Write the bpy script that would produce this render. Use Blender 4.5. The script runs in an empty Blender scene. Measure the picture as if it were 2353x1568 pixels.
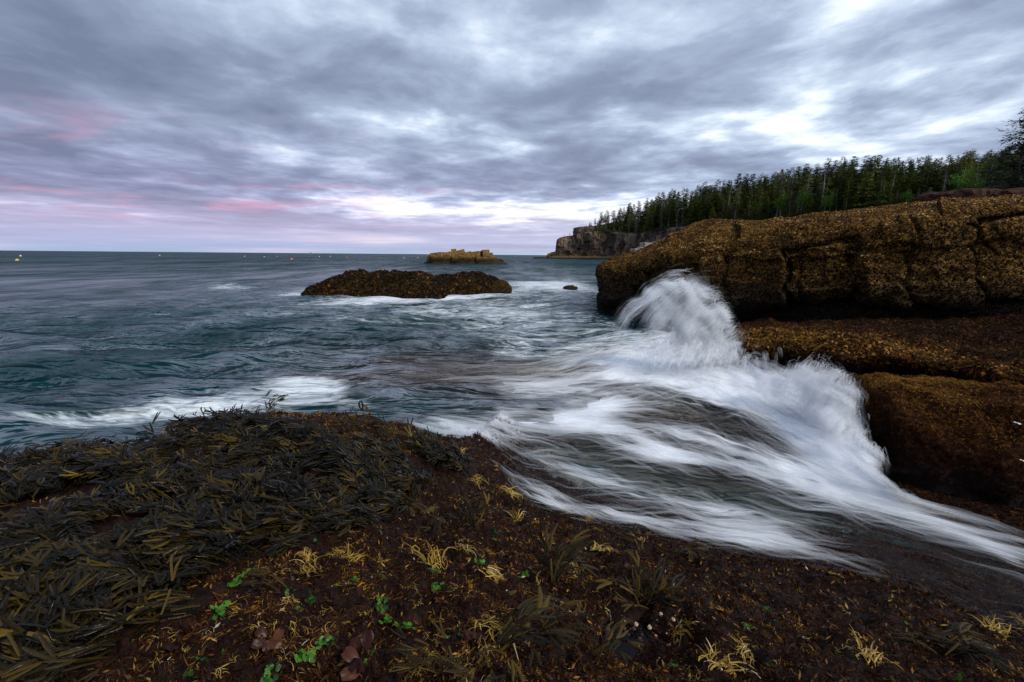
import bpy, math, random
import numpy as np
from mathutils import Matrix, Vector

S = bpy.context.scene
COL = S.collection
rnd = random.Random(7)
RNG = np.random.default_rng(11)
R = math.radians

# ------------------------------------------------------------------ camera
IW, IH = 2353.0, 1568.0            # the size the photograph was measured at
LENS = 16.0
FPX = LENS / 36.0 * IW
ZC = 2.6
PITCH, ROLL = 10.72, 0.495
cd = bpy.data.cameras.new("camera"); cam = bpy.data.objects.new("camera", cd); COL.objects.link(cam)
cd.lens = LENS; cd.sensor_width = 36.0; cd.clip_start = 0.05; cd.clip_end = 60000.0
cam.matrix_world = Matrix.Translation((0, 0, ZC)) @ Matrix.Rotation(R(90 - PITCH), 4, 'X') @ Matrix.Rotation(R(ROLL), 4, 'Z')
S.camera = cam
CR = np.array(cam.matrix_world.to_3x3())
CP = np.array([0, 0, ZC])

# ------------------------------------------------------------------ render + exposure
S.view_settings.view_transform = 'Standard'
S.view_settings.look = 'None'
S.view_settings.exposure = 0.42
S.view_settings.gamma = 1.0
S.view_settings.use_curve_mapping = False
S.render.engine = 'CYCLES'
S.cycles.use_denoising = True
S.cycles.max_bounces = 6
S.cycles.diffuse_bounces = 3
S.cycles.glossy_bounces = 2
S.cycles.transmission_bounces = 2
S.cycles.volume_bounces = 0
S.cycles.transparent_max_bounces = 72
S.cycles.sample_clamp_indirect = 4.0
S.cycles_curves.shape = 'RIBBONS'

# ------------------------------------------------------------------ node helpers
class NT:
    def __init__(s, tree):
        s.t = tree; s.n = tree.nodes; s.l = tree.links
    def node(s, typ, **kw):
        n = s.n.new(typ)
        for k, v in kw.items(): setattr(n, k, v)
        return n
    def put(s, inp, v):
        if isinstance(v, bpy.types.NodeSocket): s.l.new(v, inp)
        elif v is not None: inp.default_value = v
    def m(s, op, a, b=None, c=None, clamp=False):
        n = s.node('ShaderNodeMath', operation=op, use_clamp=clamp)
        s.put(n.inputs[0], a); s.put(n.inputs[1], b); s.put(n.inputs[2], c)
        return n.outputs[0]
    def vm(s, op, a, b=None, out=0):
        n = s.node('ShaderNodeVectorMath', operation=op)
        s.put(n.inputs[0], a)
        if b is not None: s.put(n.inputs[1], b)
        return n.outputs[out]
    def noise(s, vec, scale, detail=4.0, rough=0.55, dist=0.0, col=False, lac=2.0):
        n = s.node('ShaderNodeTexNoise'); s.put(n.inputs['Vector'], vec)
        n.inputs['Scale'].default_value = scale; n.inputs['Detail'].default_value = detail
        n.inputs['Roughness'].default_value = rough; n.inputs['Distortion'].default_value = dist
        n.inputs['Lacunarity'].default_value = lac
        return n.outputs['Color' if col else 'Fac']
    def voro(s, vec, scale, feature='F1', out='Distance', rand=1.0):
        n = s.node('ShaderNodeTexVoronoi', feature=feature); s.put(n.inputs['Vector'], vec)
        n.inputs['Scale'].default_value = scale; n.inputs['Randomness'].default_value = rand
        return n.outputs[out]
    def ss(s, v, lo, hi):
        n = s.node('ShaderNodeMapRange', interpolation_type='SMOOTHSTEP'); s.put(n.inputs[0], v)
        s.put(n.inputs[1], lo); s.put(n.inputs[2], hi); n.inputs[3].default_value = 0; n.inputs[4].default_value = 1
        return n.outputs[0]
    def ramp(s, v, pts, interp='LINEAR'):
        n = s.node('ShaderNodeValToRGB'); s.put(n.inputs[0], v); e = n.color_ramp.elements
        n.color_ramp.interpolation = interp
        while len(e) < len(pts): e.new(0.5)
        for i, (p, c) in enumerate(pts):
            e[i].position = p; e[i].color = (*c, 1) if len(c) == 3 else c
        return n.outputs[0]
    def mix(s, f, a, b, blend='MIX'):
        n = s.node('ShaderNodeMix', data_type='RGBA', blend_type=blend)
        s.put(n.inputs[0], f)
        for i, v in ((6, a), (7, b)):
            s.put(n.inputs[i], (*v, 1) if isinstance(v, tuple) and len(v) == 3 else v)
        return n.outputs[2]
    def attr(s, name, out='Fac'):
        n = s.node('ShaderNodeAttribute'); n.attribute_name = name; return n.outputs[out]
    def sep(s, v):
        n = s.node('ShaderNodeSeparateXYZ'); s.put(n.inputs[0], v); return n.outputs
    def comb(s, x, y, z):
        n = s.node('ShaderNodeCombineXYZ'); s.put(n.inputs[0], x); s.put(n.inputs[1], y); s.put(n.inputs[2], z); return n.outputs[0]
    def scale(s, v, xyz): return s.vm('MULTIPLY', v, xyz)
    def obj(s): return s.node('ShaderNodeTexCoord').outputs['Object']
    def bump(s, h, dist, strength=1.0, normal=None):
        n = s.node('ShaderNodeBump'); n.inputs['Strength'].default_value = strength; n.inputs['Distance'].default_value = dist
        s.put(n.inputs['Height'], h); s.put(n.inputs['Normal'], normal); return n.outputs[0]
    def bsdf(s, color, rough=0.6, spec=0.5, normal=None, ior=1.45, **kw):
        n = s.node('ShaderNodeBsdfPrincipled')
        s.put(n.inputs['Base Color'], (*color, 1) if isinstance(color, tuple) and len(color) == 3 else color)
        s.put(n.inputs['Roughness'], rough); s.put(n.inputs['Specular IOR Level'], spec); n.inputs['IOR'].default_value = ior
        s.put(n.inputs['Normal'], normal)
        for k, v in kw.items(): s.put(n.inputs[k.replace('_', ' ')], v)
        return n.outputs[0]
    def out(s, surf=None, vol=None):
        n = s.node('ShaderNodeOutputMaterial')
        if surf is not None: s.l.new(surf, n.inputs[0])
        if vol is not None: s.l.new(vol, n.inputs[1])

def new_mat(name):
    m = bpy.data.materials.new(name); m.use_nodes = True; m.node_tree.nodes.clear()
    return m, NT(m.node_tree)

# ------------------------------------------------------------------ sky and sun
SUN_AZ, SUN_EL = 126.0, 43.0           # brightest part of the cloud deck, high to the right behind the camera
w = bpy.data.worlds.new("World"); S.world = w; w.use_nodes = True
w.node_tree.nodes.clear(); g = NT(w.node_tree)
sky = g.node('ShaderNodeTexSky', sky_type='NISHITA'); sky.sun_disc = False
sky.sun_elevation = R(SUN_EL); sky.sun_rotation = R(SUN_AZ)
d = g.node('ShaderNodeTexCoord').outputs['Generated']
dx, dy, dz = g.sep(d)
zz = g.m('ADD', g.m('MAXIMUM', dz, 0.0), 0.055)
px_, py_ = g.m('DIVIDE', dx, zz), g.m('DIVIDE', dy, zz)
SKY_ROT = R(-14)
rx = g.m('ADD', g.m('MULTIPLY', px_, math.cos(SKY_ROT)), g.m('MULTIPLY', py_, -math.sin(SKY_ROT)))
ry = g.m('ADD', g.m('MULTIPLY', px_, math.sin(SKY_ROT)), g.m('MULTIPLY', py_, math.cos(SKY_ROT)))
pv = g.comb(rx, g.m('MULTIPLY', ry, 0.92), 0.0)
big = g.noise(g.vm('ADD', pv, (3.1, 7.7, 0.0)), 0.55, 3.0, 0.5, 0.5)
mid = g.noise(g.vm('ADD', pv, (11.3, 2.9, 1.7)), 1.5, 7.0, 0.53, 0.3)
fine = g.noise(g.vm('ADD', pv, (5.3, 1.2, 4.4)), 4.6, 6.0, 0.6, 0.3)
az = g.m('ARCTAN2', dx, dy)                                          # 0 ahead, + to the right
right = g.ss(az, -0.75, 1.0)
dens = g.m('ADD', g.m('ADD', g.m('MULTIPLY', big, 0.62), g.m('MULTIPLY', mid, 0.62)), g.m('MULTIPLY', fine, 0.17))
dens = g.m('MULTIPLY_ADD', g.m('SUBTRACT', dens, 0.70), 1.04, 0.70)
dens = g.m('SUBTRACT', dens, g.m('MULTIPLY', right, 0.10))
dens = g.m('ADD', dens, g.m('MULTIPLY', g.m('SUBTRACT', 1.0, g.ss(az, -0.85, 0.15)), 0.045))
# the open band of light under the deck, low over the water ahead
band = g.m('MULTIPLY', g.ss(dz, 0.045, 0.085), g.m('SUBTRACT', 1.0, g.ss(dz, 0.085, 0.13)))
band = g.m('MULTIPLY', band, g.m('MULTIPLY', g.ss(az, -0.55, 0.12), g.m('SUBTRACT', 1.0, g.ss(az, 0.5, 1.2))))
dens = g.m('SUBTRACT', dens, g.m('MULTIPLY', band, 0.27))
cl = g.ramp(dens, [(0.40, (1.0, 1.02, 1.03)), (0.49, (0.78, 0.85, 0.91)), (0.57, (0.46, 0.55, 0.685)),
                   (0.65, (0.30, 0.365, 0.495)), (0.74, (0.215, 0.258, 0.37)), (0.88, (0.145, 0.178, 0.265))])
# violet and rose light on the far left deck and along the horizon
lft = g.m('SUBTRACT', 1.0, g.ss(az, -0.75, 0.55))
low = g.m('SUBTRACT', 1.0, g.ss(dz, 0.04, 0.27))
cl = g.mix(g.m('MULTIPLY', low, g.m('MULTIPLY_ADD', lft, 0.75, 0.08)), cl, g.mix(1.0, cl, (1.12, 0.93, 1.08), 'MULTIPLY'))
rose = g.noise(g.vm('ADD', g.comb(g.m('MULTIPLY', px_, 0.8), g.m('MULTIPLY', py_, 0.9), 0.0), (21.0, 4.0, 2.0)), 1.1, 5.0, 0.6, 0.4)
rose = g.m('MULTIPLY', g.ss(rose, 0.51, 0.74), g.m('MULTIPLY', g.m('POWER', low, 0.8), lft))
cl = g.mix(g.m('MULTIPLY', rose, 0.85), cl, (0.60, 0.28, 0.42))
# distant stratus streaks and clear blue-violet air close to the horizon
st = g.noise(g.comb(g.m('MULTIPLY', az, 1.6), g.m('MULTIPLY', dz, 34.0), 2.0), 1.0, 5.0, 0.55, 0.2)
air = g.ramp(dz, [(0.0, (0.30, 0.40, 0.56)), (0.022, (0.37, 0.40, 0.60)), (0.06, (0.47, 0.42, 0.60)), (0.12, (0.50, 0.46, 0.60))])
air = g.mix(g.m('MULTIPLY', right, 0.55), air, (0.62, 0.66, 0.76))
air = g.mix(g.ss(st, 0.50, 0.72), air, g.mix(right, (0.62, 0.52, 0.66), (1.0, 0.98, 0.96)))
air = g.mix(g.m('MULTIPLY', g.ss(st, 0.52, 0.34), 0.6), air, (0.34, 0.30, 0.44))
hz = g.m('SUBTRACT', 1.0, g.ss(dz, 0.02, 0.115))
cl = g.mix(g.m('MULTIPLY', hz, 0.9), cl, air)
bg1 = g.node('ShaderNodeBackground'); g.put(bg1.inputs[0], sky.outputs[0]); bg1.inputs[1].default_value = 0.06
bg2 = g.node('ShaderNodeBackground'); g.put(bg2.inputs[0], cl); bg2.inputs[1].default_value = 1.0
mx = g.node('ShaderNodeMixShader'); mx.inputs[0].default_value = 0.97
g.l.new(bg1.outputs[0], mx.inputs[1]); g.l.new(bg2.outputs[0], mx.inputs[2])
wo = g.node('ShaderNodeOutputWorld'); g.l.new(mx.outputs[0], wo.inputs[0])

sd = bpy.data.lights.new("sun", 'SUN'); sun = bpy.data.objects.new("sun", sd); COL.objects.link(sun)
sd.energy = 1.5; sd.angle = R(20); sd.color = (1.0, 0.95, 0.88)
sv = Vector((math.sin(R(SUN_AZ)) * math.cos(R(SUN_EL)), math.cos(R(SUN_AZ)) * math.cos(R(SUN_EL)), math.sin(R(SUN_EL))))
sun.rotation_euler = sv.to_track_quat('Z', 'Y').to_euler()

# ------------------------------------------------------------------ geometry helpers
def hor(px): return 580.0 + 0.00863 * px

def rays(px, py):
    px = np.asarray(px, float); py = np.asarray(py, float)
    l = np.stack([(px - IW / 2) / FPX, -(py - IH / 2) / FPX, -np.ones_like(px)], -1)
    return l @ CR.T
def at_y(px, py, Y):
    r = rays(px, py); t = np.asarray(Y, float) / r[..., 1]
    return CP + r * t[..., None]
def at_z(px, py, z):
    r = rays(px, py); t = (np.asarray(z, float) - ZC) / r[..., 2]
    return CP + r * t[..., None]
def proj(P):
    q = (np.asarray(P, float) - CP) @ CR
    z = np.maximum(-q[..., 2], 1e-3)
    return IW / 2 + q[..., 0] / z * FPX, IH / 2 - q[..., 1] / z * FPX

def _h(ix, iy, iz, seed):
    h = (ix.astype(np.uint32) * np.uint32(374761393)) ^ (iy.astype(np.uint32) * np.uint32(668265263)) ^ (iz.astype(np.uint32) * np.uint32(2147483647 - 1013)) ^ np.uint32(seed * 2654435 + 97)
    h = (h ^ (h >> np.uint32(13))) * np.uint32(1274126177)
    h = (h ^ (h >> np.uint32(16))) * np.uint32(2246822519)
    return h ^ (h >> np.uint32(15))
def gn2(x, y, seed=0):
    x = np.asarray(x, float); y = np.asarray(y, float)
    x0 = np.floor(x); y0 = np.floor(y); fx = x - x0; fy = y - y0
    ix = x0.astype(np.int64); iy = y0.astype(np.int64); iz = np.zeros_like(ix)
    def gr(a, b, dx, dy):
        an = _h(ix + a, iy + b, iz, seed).astype(np.float64) * (2 * math.pi / 4294967296.0)
        return np.cos(an) * dx + np.sin(an) * dy
    u = fx * fx * fx * (fx * (fx * 6 - 15) + 10); v = fy * fy * fy * (fy * (fy * 6 - 15) + 10)
    a = gr(0, 0, fx, fy); b = gr(1, 0, fx - 1, fy); c = gr(0, 1, fx, fy - 1); e = gr(1, 1, fx - 1, fy - 1)
    return 1.41 * ((a * (1 - u) + b * u) * (1 - v) + (c * (1 - u) + e * u) * v)
def fb2(x, y, seed=0, o=4, g_=0.5):
    s = 0; a = 1.0; f = 1.0; n = 0
    for i in range(o):
        s = s + a * gn2(x * f + 17.3 * i, y * f - 9.1 * i, seed + i); n += a; a *= g_; f *= 2.03
    return s / n
def vn3(P, seed=0):
    P = np.asarray(P, float); p0 = np.floor(P); f = P - p0; i = p0.astype(np.int64)
    w_ = f * f * (3 - 2 * f); s = 0
    for a in (0, 1):
        for b in (0, 1):
            for c in (0, 1):
                h = _h(i[..., 0] + a, i[..., 1] + b, i[..., 2] + c, seed).astype(np.float64) / 2147483648.0 - 1
                s = s + h * (w_[..., 0] if a else 1 - w_[..., 0]) * (w_[..., 1] if b else 1 - w_[..., 1]) * (w_[..., 2] if c else 1 - w_[..., 2])
    return s
def fb3(P, seed=0, o=4, g_=0.5):
    s = 0; a = 1.0; f = 1.0; n = 0
    for k in range(o):
        s = s + a * vn3(P * f + 13.7 * k, seed + k); n += a; a *= g_; f *= 2.07
    return s / n
def sstep(x, a, b):
    t = np.clip((x - a) / (b - a), 0, 1); return t * t * (3 - 2 * t)
def in_poly(px, py, poly):
    c = np.zeros(px.shape, bool); n = len(poly)
    for i in range(n):
        x1, y1 = poly[i]; x2, y2 = poly[(i + 1) % n]
        if y1 == y2: continue
        k = ((y1 > py) != (y2 > py)) & (px < (x2 - x1) * (py - y1) / (y2 - y1) + x1)
        c ^= k
    return c

def mk_mesh(name, V, F, smooth=True, attrs=None, uv=None):
    V = np.ascontiguousarray(V, np.float32).reshape(-1, 3); F = np.ascontiguousarray(F, np.int32)
    me = bpy.data.meshes.new(name); k = F.shape[1]
    me.vertices.add(len(V)); me.vertices.foreach_set('co', V.ravel())
    me.loops.add(F.size); me.loops.foreach_set('vertex_index', F.ravel())
    me.polygons.add(len(F)); me.polygons.foreach_set('loop_start', np.arange(0, F.size, k, dtype=np.int32))
    me.polygons.foreach_set('use_smooth', np.full(len(F), bool(smooth)))
    if uv is not None:
        l = me.uv_layers.new(name='UVMap'); l.data.foreach_set('uv', np.ascontiguousarray(uv, np.float32).reshape(-1, 2)[F.ravel()].ravel())
    for an, av in (attrs or {}).items():
        av = np.ascontiguousarray(av, np.float32)
        if av.ndim == 1: me.attributes.new(an, 'FLOAT', 'POINT').data.foreach_set('value', av)
        else:
            if av.shape[1] == 3: av = np.concatenate([av, np.ones((len(av), 1), np.float32)], 1)
            me.attributes.new(an, 'FLOAT_COLOR', 'POINT').data.foreach_set('color', av.ravel())
    me.update(calc_edges=True); me.validate()
    return me
def grid_faces(nu, nv, flip=False):
    i = np.arange(nu * nv).reshape(nu, nv)
    f = np.stack([i[:-1, :-1], i[1:, :-1], i[1:, 1:], i[:-1, 1:]], -1).reshape(-1, 4)
    return f[:, ::-1] if flip else f
def link(name, me, mat=None, parent=None, loc=None):
    o = bpy.data.objects.new(name, me); COL.objects.link(o)
    if mat is not None and me is not None and not me.materials: me.materials.append(mat)
    if parent is not None: o.parent = parent
    if loc is not None: o.location = loc
    return o
def tag(o, label=None, cat=None, group=None, kind=None):
    if label: o['label'] = label
    if cat: o['category'] = cat
    if group: o['group'] = group
    if kind: o['kind'] = kind
    return o
def empty(name, loc, label=None, cat=None, group=None):
    o = bpy.data.objects.new(name, None); COL.objects.link(o); o.location = loc; o.empty_display_size = 0.2
    return tag(o, label, cat, group)

def cr_interp(A, n, axis=0):
    """Catmull-Rom resample of an array of control points along an axis."""
    A = np.moveaxis(np.asarray(A, float), axis, 0); k = len(A)
    t = np.linspace(0, k - 1, n); i = np.minimum(t.astype(int), k - 2); f = (t - i).reshape((-1,) + (1,) * (A.ndim - 1))
    p0 = A[np.maximum(i - 1, 0)]; p1 = A[i]; p2 = A[i + 1]; p3 = A[np.minimum(i + 2, k - 1)]
    r = 0.5 * (2 * p1 + (p2 - p0) * f + (2 * p0 - 5 * p1 + 4 * p2 - p3) * f * f + (3 * p1 - p0 - 3 * p2 + p3) * f ** 3)
    return np.moveaxis(r, 0, axis)
def lin_interp(A, n, axis=0):
    A = np.moveaxis(np.asarray(A, float), axis, 0); k = len(A)
    t = np.linspace(0, k - 1, n); i = np.minimum(t.astype(int), k - 2); f = (t - i).reshape((-1,) + (1,) * (A.ndim - 1))
    return np.moveaxis(A[i] * (1 - f) + A[i + 1] * f, 0, axis)
def grid_normals(G):
    du = np.gradient(G, axis=0); dv = np.gradient(G, axis=1)
    n = np.cross(du, dv); return n / np.maximum(np.linalg.norm(n, axis=-1, keepdims=True), 1e-9)
def pl(pts, x):
    pts = sorted(pts); return np.interp(x, [p[0] for p in pts], [p[1] for p in pts])
def rough_edges(G, amp, scale, seed, o=5, mask=None):
    n = grid_normals(G); dsp = fb3(G * scale, seed, o) * amp
    if mask is not None: dsp = dsp * mask
    return G + n * dsp[..., None]
def sample_grid(G, n, rng, wfun=None):
    a = G[:-1, :-1]; b = G[1:, :-1]; c = G[1:, 1:]; e = G[:-1, 1:]
    N = np.cross(c - a, e - b); ar = np.linalg.norm(N, axis=-1) * 0.5; ce = (a + b + c + e) / 4
    wt = ar.copy()
    if wfun is not None: wt *= wfun(ce)
    wt = wt.ravel(); wt = wt / wt.sum()
    k = rng.choice(len(wt), n, p=wt); i, j = np.unravel_index(k, ar.shape)
    u = rng.random((n, 1)); v = rng.random((n, 1))
    P = (a[i, j] * (1 - u) + b[i, j] * u) * (1 - v) + (e[i, j] * (1 - u) + c[i, j] * u) * v
    nn = N[i, j] / np.maximum(np.linalg.norm(N[i, j], axis=-1, keepdims=True), 1e-9)
    return P, nn
def frames(nn, dirv):
    """Orthonormal frames: z along nn, x along dirv made tangent."""
    x = dirv - nn * (dirv * nn).sum(-1, keepdims=True)
    x /= np.maximum(np.linalg.norm(x, axis=-1, keepdims=True), 1e-9)
    return np.stack([x, np.cross(nn, x), nn], -1)           # columns
def scatter(T, TF, P, M, sc, attrs=None):
    """Copies of a template (verts T, faces TF) at points P with frames M and scales sc, as verts/faces/attrs."""
    n, k = len(P), len(T)
    sc = np.asarray(sc, float)
    if sc.ndim == 1: sc = np.repeat(sc[:, None], 3, 1)
    V = np.einsum('nij,nkj->nki', M, T[None] * sc[:, None, :]) + P[:, None, :]
    F = (TF[None] + (np.arange(n) * k)[:, None, None]).reshape(-1, TF.shape[1])
    A = {a: np.repeat(np.asarray(v), k, axis=0) for a, v in (attrs or {}).items()}
    return V.reshape(-1, 3), F, A
def merge(parts):
    Vs, Fs, As, o = [], [], {}, 0
    for V, F, A in parts:
        Vs.append(V); Fs.append(F + o); o += len(V)
        for k, v in A.items(): As.setdefault(k, []).append(v)
    return np.concatenate(Vs), np.concatenate(Fs), {k: np.concatenate(v) for k, v in As.items()}
def unit(v): return v / np.maximum(np.linalg.norm(v, axis=-1, keepdims=True), 1e-9)
# ================================================================== MATERIALS OF THE LARGE STRUCTURE
def mat_shore():
    m, t = new_mat("wet_weedy_rock"); o = t.obj()
    a = t.noise(o, 3.2, 5, 0.6); b = t.noise(o, 22.0, 6, 0.65, 0.6); c = t.noise(o, 75.0, 3, 0.6)
    col = t.ramp(b, [(0.30, (0.004, 0.002, 0.002)), (0.48, (0.013, 0.006, 0.004)), (0.62, (0.030, 0.012, 0.006)), (0.78, (0.065, 0.028, 0.008))])
    col = t.mix(t.m('MULTIPLY', t.ss(a, 0.50, 0.66), 0.6), col, (0.010, 0.007, 0.006))
    nrm = t.bump(t.m('ADD', t.m('MULTIPLY', b, 0.7), t.m('MULTIPLY', c, 0.3)), 0.03, 0.9)
    t.out(t.bsdf(col, t.m('MULTIPLY_ADD', b, 0.35, 0.35), 0.12, nrm)); return m

def mat_barnacle_rock(name, pal, wet_lo, wet_hi, scale=1.0):
    """weed and barnacle covered rock; below the splash line it is black with wet algae"""
    m, t = new_mat(name); o = t.obj(); z = t.sep(t.node('ShaderNodeNewGeometry').outputs['Position'])[2]
    o = t.scale(o, (scale, scale, scale))
    v = t.voro(o, 27.0, out='Color'); v1 = t.sep(v)[0]
    a = t.noise(o, 0.8, 4, 0.6, 0.4); b = t.noise(o, 30.0, 5, 0.7); c = t.noise(o, 5.0, 4, 0.6)
    f = t.m('ADD', t.m('ADD', t.m('MULTIPLY', v1, 0.35), t.m('MULTIPLY', b, 0.45)), t.m('MULTIPLY', a, 0.35))
    col = t.ramp(f, pal)
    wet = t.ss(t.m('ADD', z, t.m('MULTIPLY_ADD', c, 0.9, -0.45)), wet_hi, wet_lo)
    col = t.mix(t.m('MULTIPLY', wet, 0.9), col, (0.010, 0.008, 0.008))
    nrm = t.bump(t.m('ADD', b, v1), 0.05, 0.8)
    t.out(t.bsdf(col, t.m('MULTIPLY_ADD', wet, -0.25, 0.8), t.m('MULTIPLY_ADD', wet, 0.10, 0.05), nrm)); return m

PAL_GOLD = [(0.30, (0.006, 0.004, 0.002)), (0.47, (0.032, 0.016, 0.005)), (0.60, (0.090, 0.044, 0.010)), (0.74, (0.20, 0.105, 0.025)), (0.9, (0.36, 0.25, 0.11))]
PAL_DARK = [(0.30, (0.004, 0.003, 0.002)), (0.50, (0.016, 0.009, 0.004)), (0.66, (0.055, 0.030, 0.008)), (0.85, (0.13, 0.078, 0.022))]
PAL_RED = [(0.30, (0.004, 0.003, 0.003)), (0.50, (0.022, 0.008, 0.004)), (0.66, (0.065, 0.022, 0.007)), (0.85, (0.13, 0.05, 0.012))]
PAL_ISLET = [(0.30, (0.03, 0.018, 0.008)), (0.46, (0.13, 0.072, 0.018)), (0.62, (0.30, 0.175, 0.045)), (0.85, (0.44, 0.30, 0.14))]
M_SHORE = mat_shore()
M_GOLD = mat_barnacle_rock("golden_barnacle_rock", PAL_GOLD, 0.8, 2.5)  # tall wet band; its upper part paints shade onto the ledge face
M_TAN = mat_barnacle_rock("weedy_ledge_rock", PAL_RED, 0.2, 0.9)
M_RED = mat_barnacle_rock("red_moss_rock", PAL_RED, 0.15, 0.55)
M_SEAROCK = mat_barnacle_rock("sea_rock_weed", PAL_DARK, 0.0, 0.45)
M_ISLET = mat_barnacle_rock("islet_rock", PAL_ISLET, 1.0, 2.6, 0.25)

def mat_cliff():
    m, t = new_mat("granite_cliff"); o = t.obj(); z = t.sep(t.node('ShaderNodeNewGeometry').outputs['Position'])[2]
    a = t.noise(t.scale(o, (1, 1, 0.35)), 0.13, 6, 0.65, 0.5); b = t.noise(o, 0.9, 6, 0.7)
    v = t.sep(t.voro(t.scale(o, (1, 1, 0.55)), 0.22, out='Color'))[0]
    f = t.m('ADD', t.m('ADD', t.m('MULTIPLY', a, 0.55), t.m('MULTIPLY', b, 0.3)), t.m('MULTIPLY', v, 0.22))
    col = t.ramp(f, [(0.34, (0.012, 0.009, 0.007)), (0.48, (0.064, 0.048, 0.036)), (0.60, (0.170, 0.118, 0.080)), (0.75, (0.33, 0.215, 0.135))])
    low = t.ss(t.m('ADD', z, t.m('MULTIPLY', b, 1.5)), 4.2, 2.6)
    col = t.mix(low, col, t.ramp(b, [(0.35, (0.05, 0.032, 0.012)), (0.65, (0.21, 0.13, 0.045))]))
    col = t.mix(t.m('MULTIPLY', t.ss(z, 1.5, 0.3), 0.9), col, (0.015, 0.012, 0.010))
    t.out(t.bsdf(col, 0.85, 0.2, t.bump(b, 0.4, 0.6))); return m
M_CLIFF = mat_cliff()
m, t = new_mat("forest_floor"); o = t.obj()
t.out(t.bsdf(t.ramp(t.noise(o, 0.25, 6, 0.7), [(0.35, (0.012, 0.016, 0.007)), (0.55, (0.028, 0.040, 0.014)), (0.72, (0.05, 0.075, 0.022))]), 0.95, 0.1, t.bump(t.noise(o, 0.6, 5), 1.0, 0.8)))
M_FLOOR = m

# ================================================================== FOREGROUND SHORE (height field)
def tps_fit(P, z, lam=1e-3):
    n = len(P); D = np.linalg.norm(P[:, None] - P[None], axis=-1)
    K = np.where(D > 0, D * D * np.log(np.maximum(D, 1e-9)), 0) + lam * np.eye(n)
    Q = np.c_[np.ones(n), P]; A = np.block([[K, Q], [Q.T, np.zeros((3, 3))]])
    return P, np.linalg.solve(A, np.r_[z, 0, 0, 0])
def tps(fit, x, y):
    P, wv = fit; n = len(P); out = wv[n] + wv[n + 1] * x + wv[n + 2] * y
    for k in range(n):
        r2 = (x - P[k, 0]) ** 2 + (y - P[k, 1]) ** 2
        out = out + wv[k] * 0.5 * r2 * np.log(np.maximum(r2, 1e-12))
    return out
CTL = [(0, 1568, 1.34), (600, 1568, 1.32), (1200, 1568, 1.2), (1800, 1568, 1.02), (2353, 1568, 0.86),
       (0, 1300, 1.28), (600, 1300, 1.22), (1100, 1300, 1.02), (1500, 1400, 0.86), (1900, 1430, 0.66), (2353, 1500, 0.64),
       (300, 1150, 1.2), (800, 1120, 1.08), (1000, 1130, 0.90), (1440, 1460, 0.86),
       (0, 1085, 1.1), (300, 1028, 1.12), (640, 955, 1.16), (850, 965, 1.08), (980, 1012, 0.93),
       (1050, 1000, 0.56), (1130, 1060, 0.52), (1200, 1150, 0.45), (1400, 1215, 0.40), (1600, 1262, 0.35),
       (1820, 1300, 0.33), (2020, 1345, 0.33), (2353, 1450, 0.36),
       (1350, 1080, 0.12), (1500, 1150, 0.12), (1750, 1210, 0.14), (2000, 1250, 0.16), (2250, 1330, 0.18),
       (1250, 960, 0.0), (1500, 900, -0.1), (1700, 980, 0.0), (1900, 1090, 0.05), (1000, 880, -0.12), (1300, 850, -0.2), (2150, 1180, 0.1)]
CT = np.array([np.r_[at_z(a, b, c)[:2], c] for a, b, c in CTL])
CT = np.vstack([CT, [[-4, 0.3, 1.35], [0, 0.2, 1.3], [3.5, 0.3, 0.95], [6, 2.0, 0.6], [7, 5, 0.2], [-6, 2.5, 1.1], [7, 10, -0.6], [0, 11, -1.0], [3, 11, -0.8], [-6, 8, -0.8]]])
FIT = tps_fit(CT[:, :2], CT[:, 2])
RIDGE = np.array([at_z(a, b, c) for a, b, c in ((-200, 1075, 1.08), (0, 1085, 1.1), (300, 1028, 1.12), (640, 955, 1.16), (850, 965, 1.08), (980, 1012, 0.93), (1005, 1012, 0.8))])
RX = np.r_[RIDGE[:, 0], RIDGE[-1, 0] + 0.35, RIDGE[-1, 0] + 1.0]; RY = np.r_[RIDGE[:, 1], RIDGE[-1, 1] + 1.1, RIDGE[-1, 1] + 6]
def shore_base(x, y):
    z = tps(FIT, x, y); k = np.maximum(y - np.interp(x, RX, RY) - 0.12, 0)
    return np.maximum(z - 0.9 * k - 0.5 * np.minimum(k, 1) ** 2, -1.5)
def shore_h(x, y):
    z = shore_base(x, y)
    lum = fb2(x * 3.1, y * 3.1, 3, 3) * 0.075 + (1 - 1.6 * np.abs(gn2(x * 7.5, y * 7.5, 9))) * 0.038 - 0.02 + (0.4 - np.abs(gn2(x * 17, y * 17, 12))) * 0.024 + gn2(x * 41, y * 41, 14) * 0.004
    dry = sstep(z, 0.12, 0.5)
    # tide pool hollow near the bottom of the frame
    tp = at_z(1470, 1450, 0.86); dd = np.hypot((x - tp[0]) / 0.30, (y - tp[1]) / 0.24)
    return z + lum * (0.35 + 0.65 * dry) - 0.16 * np.exp(-dd ** 4)
na, nr = 700, 370
ang = np.linspace(R(-84), R(72), na)[:, None]; rr = (0.55 * (12.5 / 0.55) ** np.linspace(0, 1, nr))[None, :]
GX, GY = np.sin(ang) * rr, np.cos(ang) * rr
G = np.stack([GX, GY, shore_h(GX, GY)], -1)
shore = link("rocky_shore", mk_mesh("rocky_shore", G, grid_faces(na, nr, True)), M_SHORE); tag(shore, kind='structure', label='weed covered bedrock shelf sloping into the surf')

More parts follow.
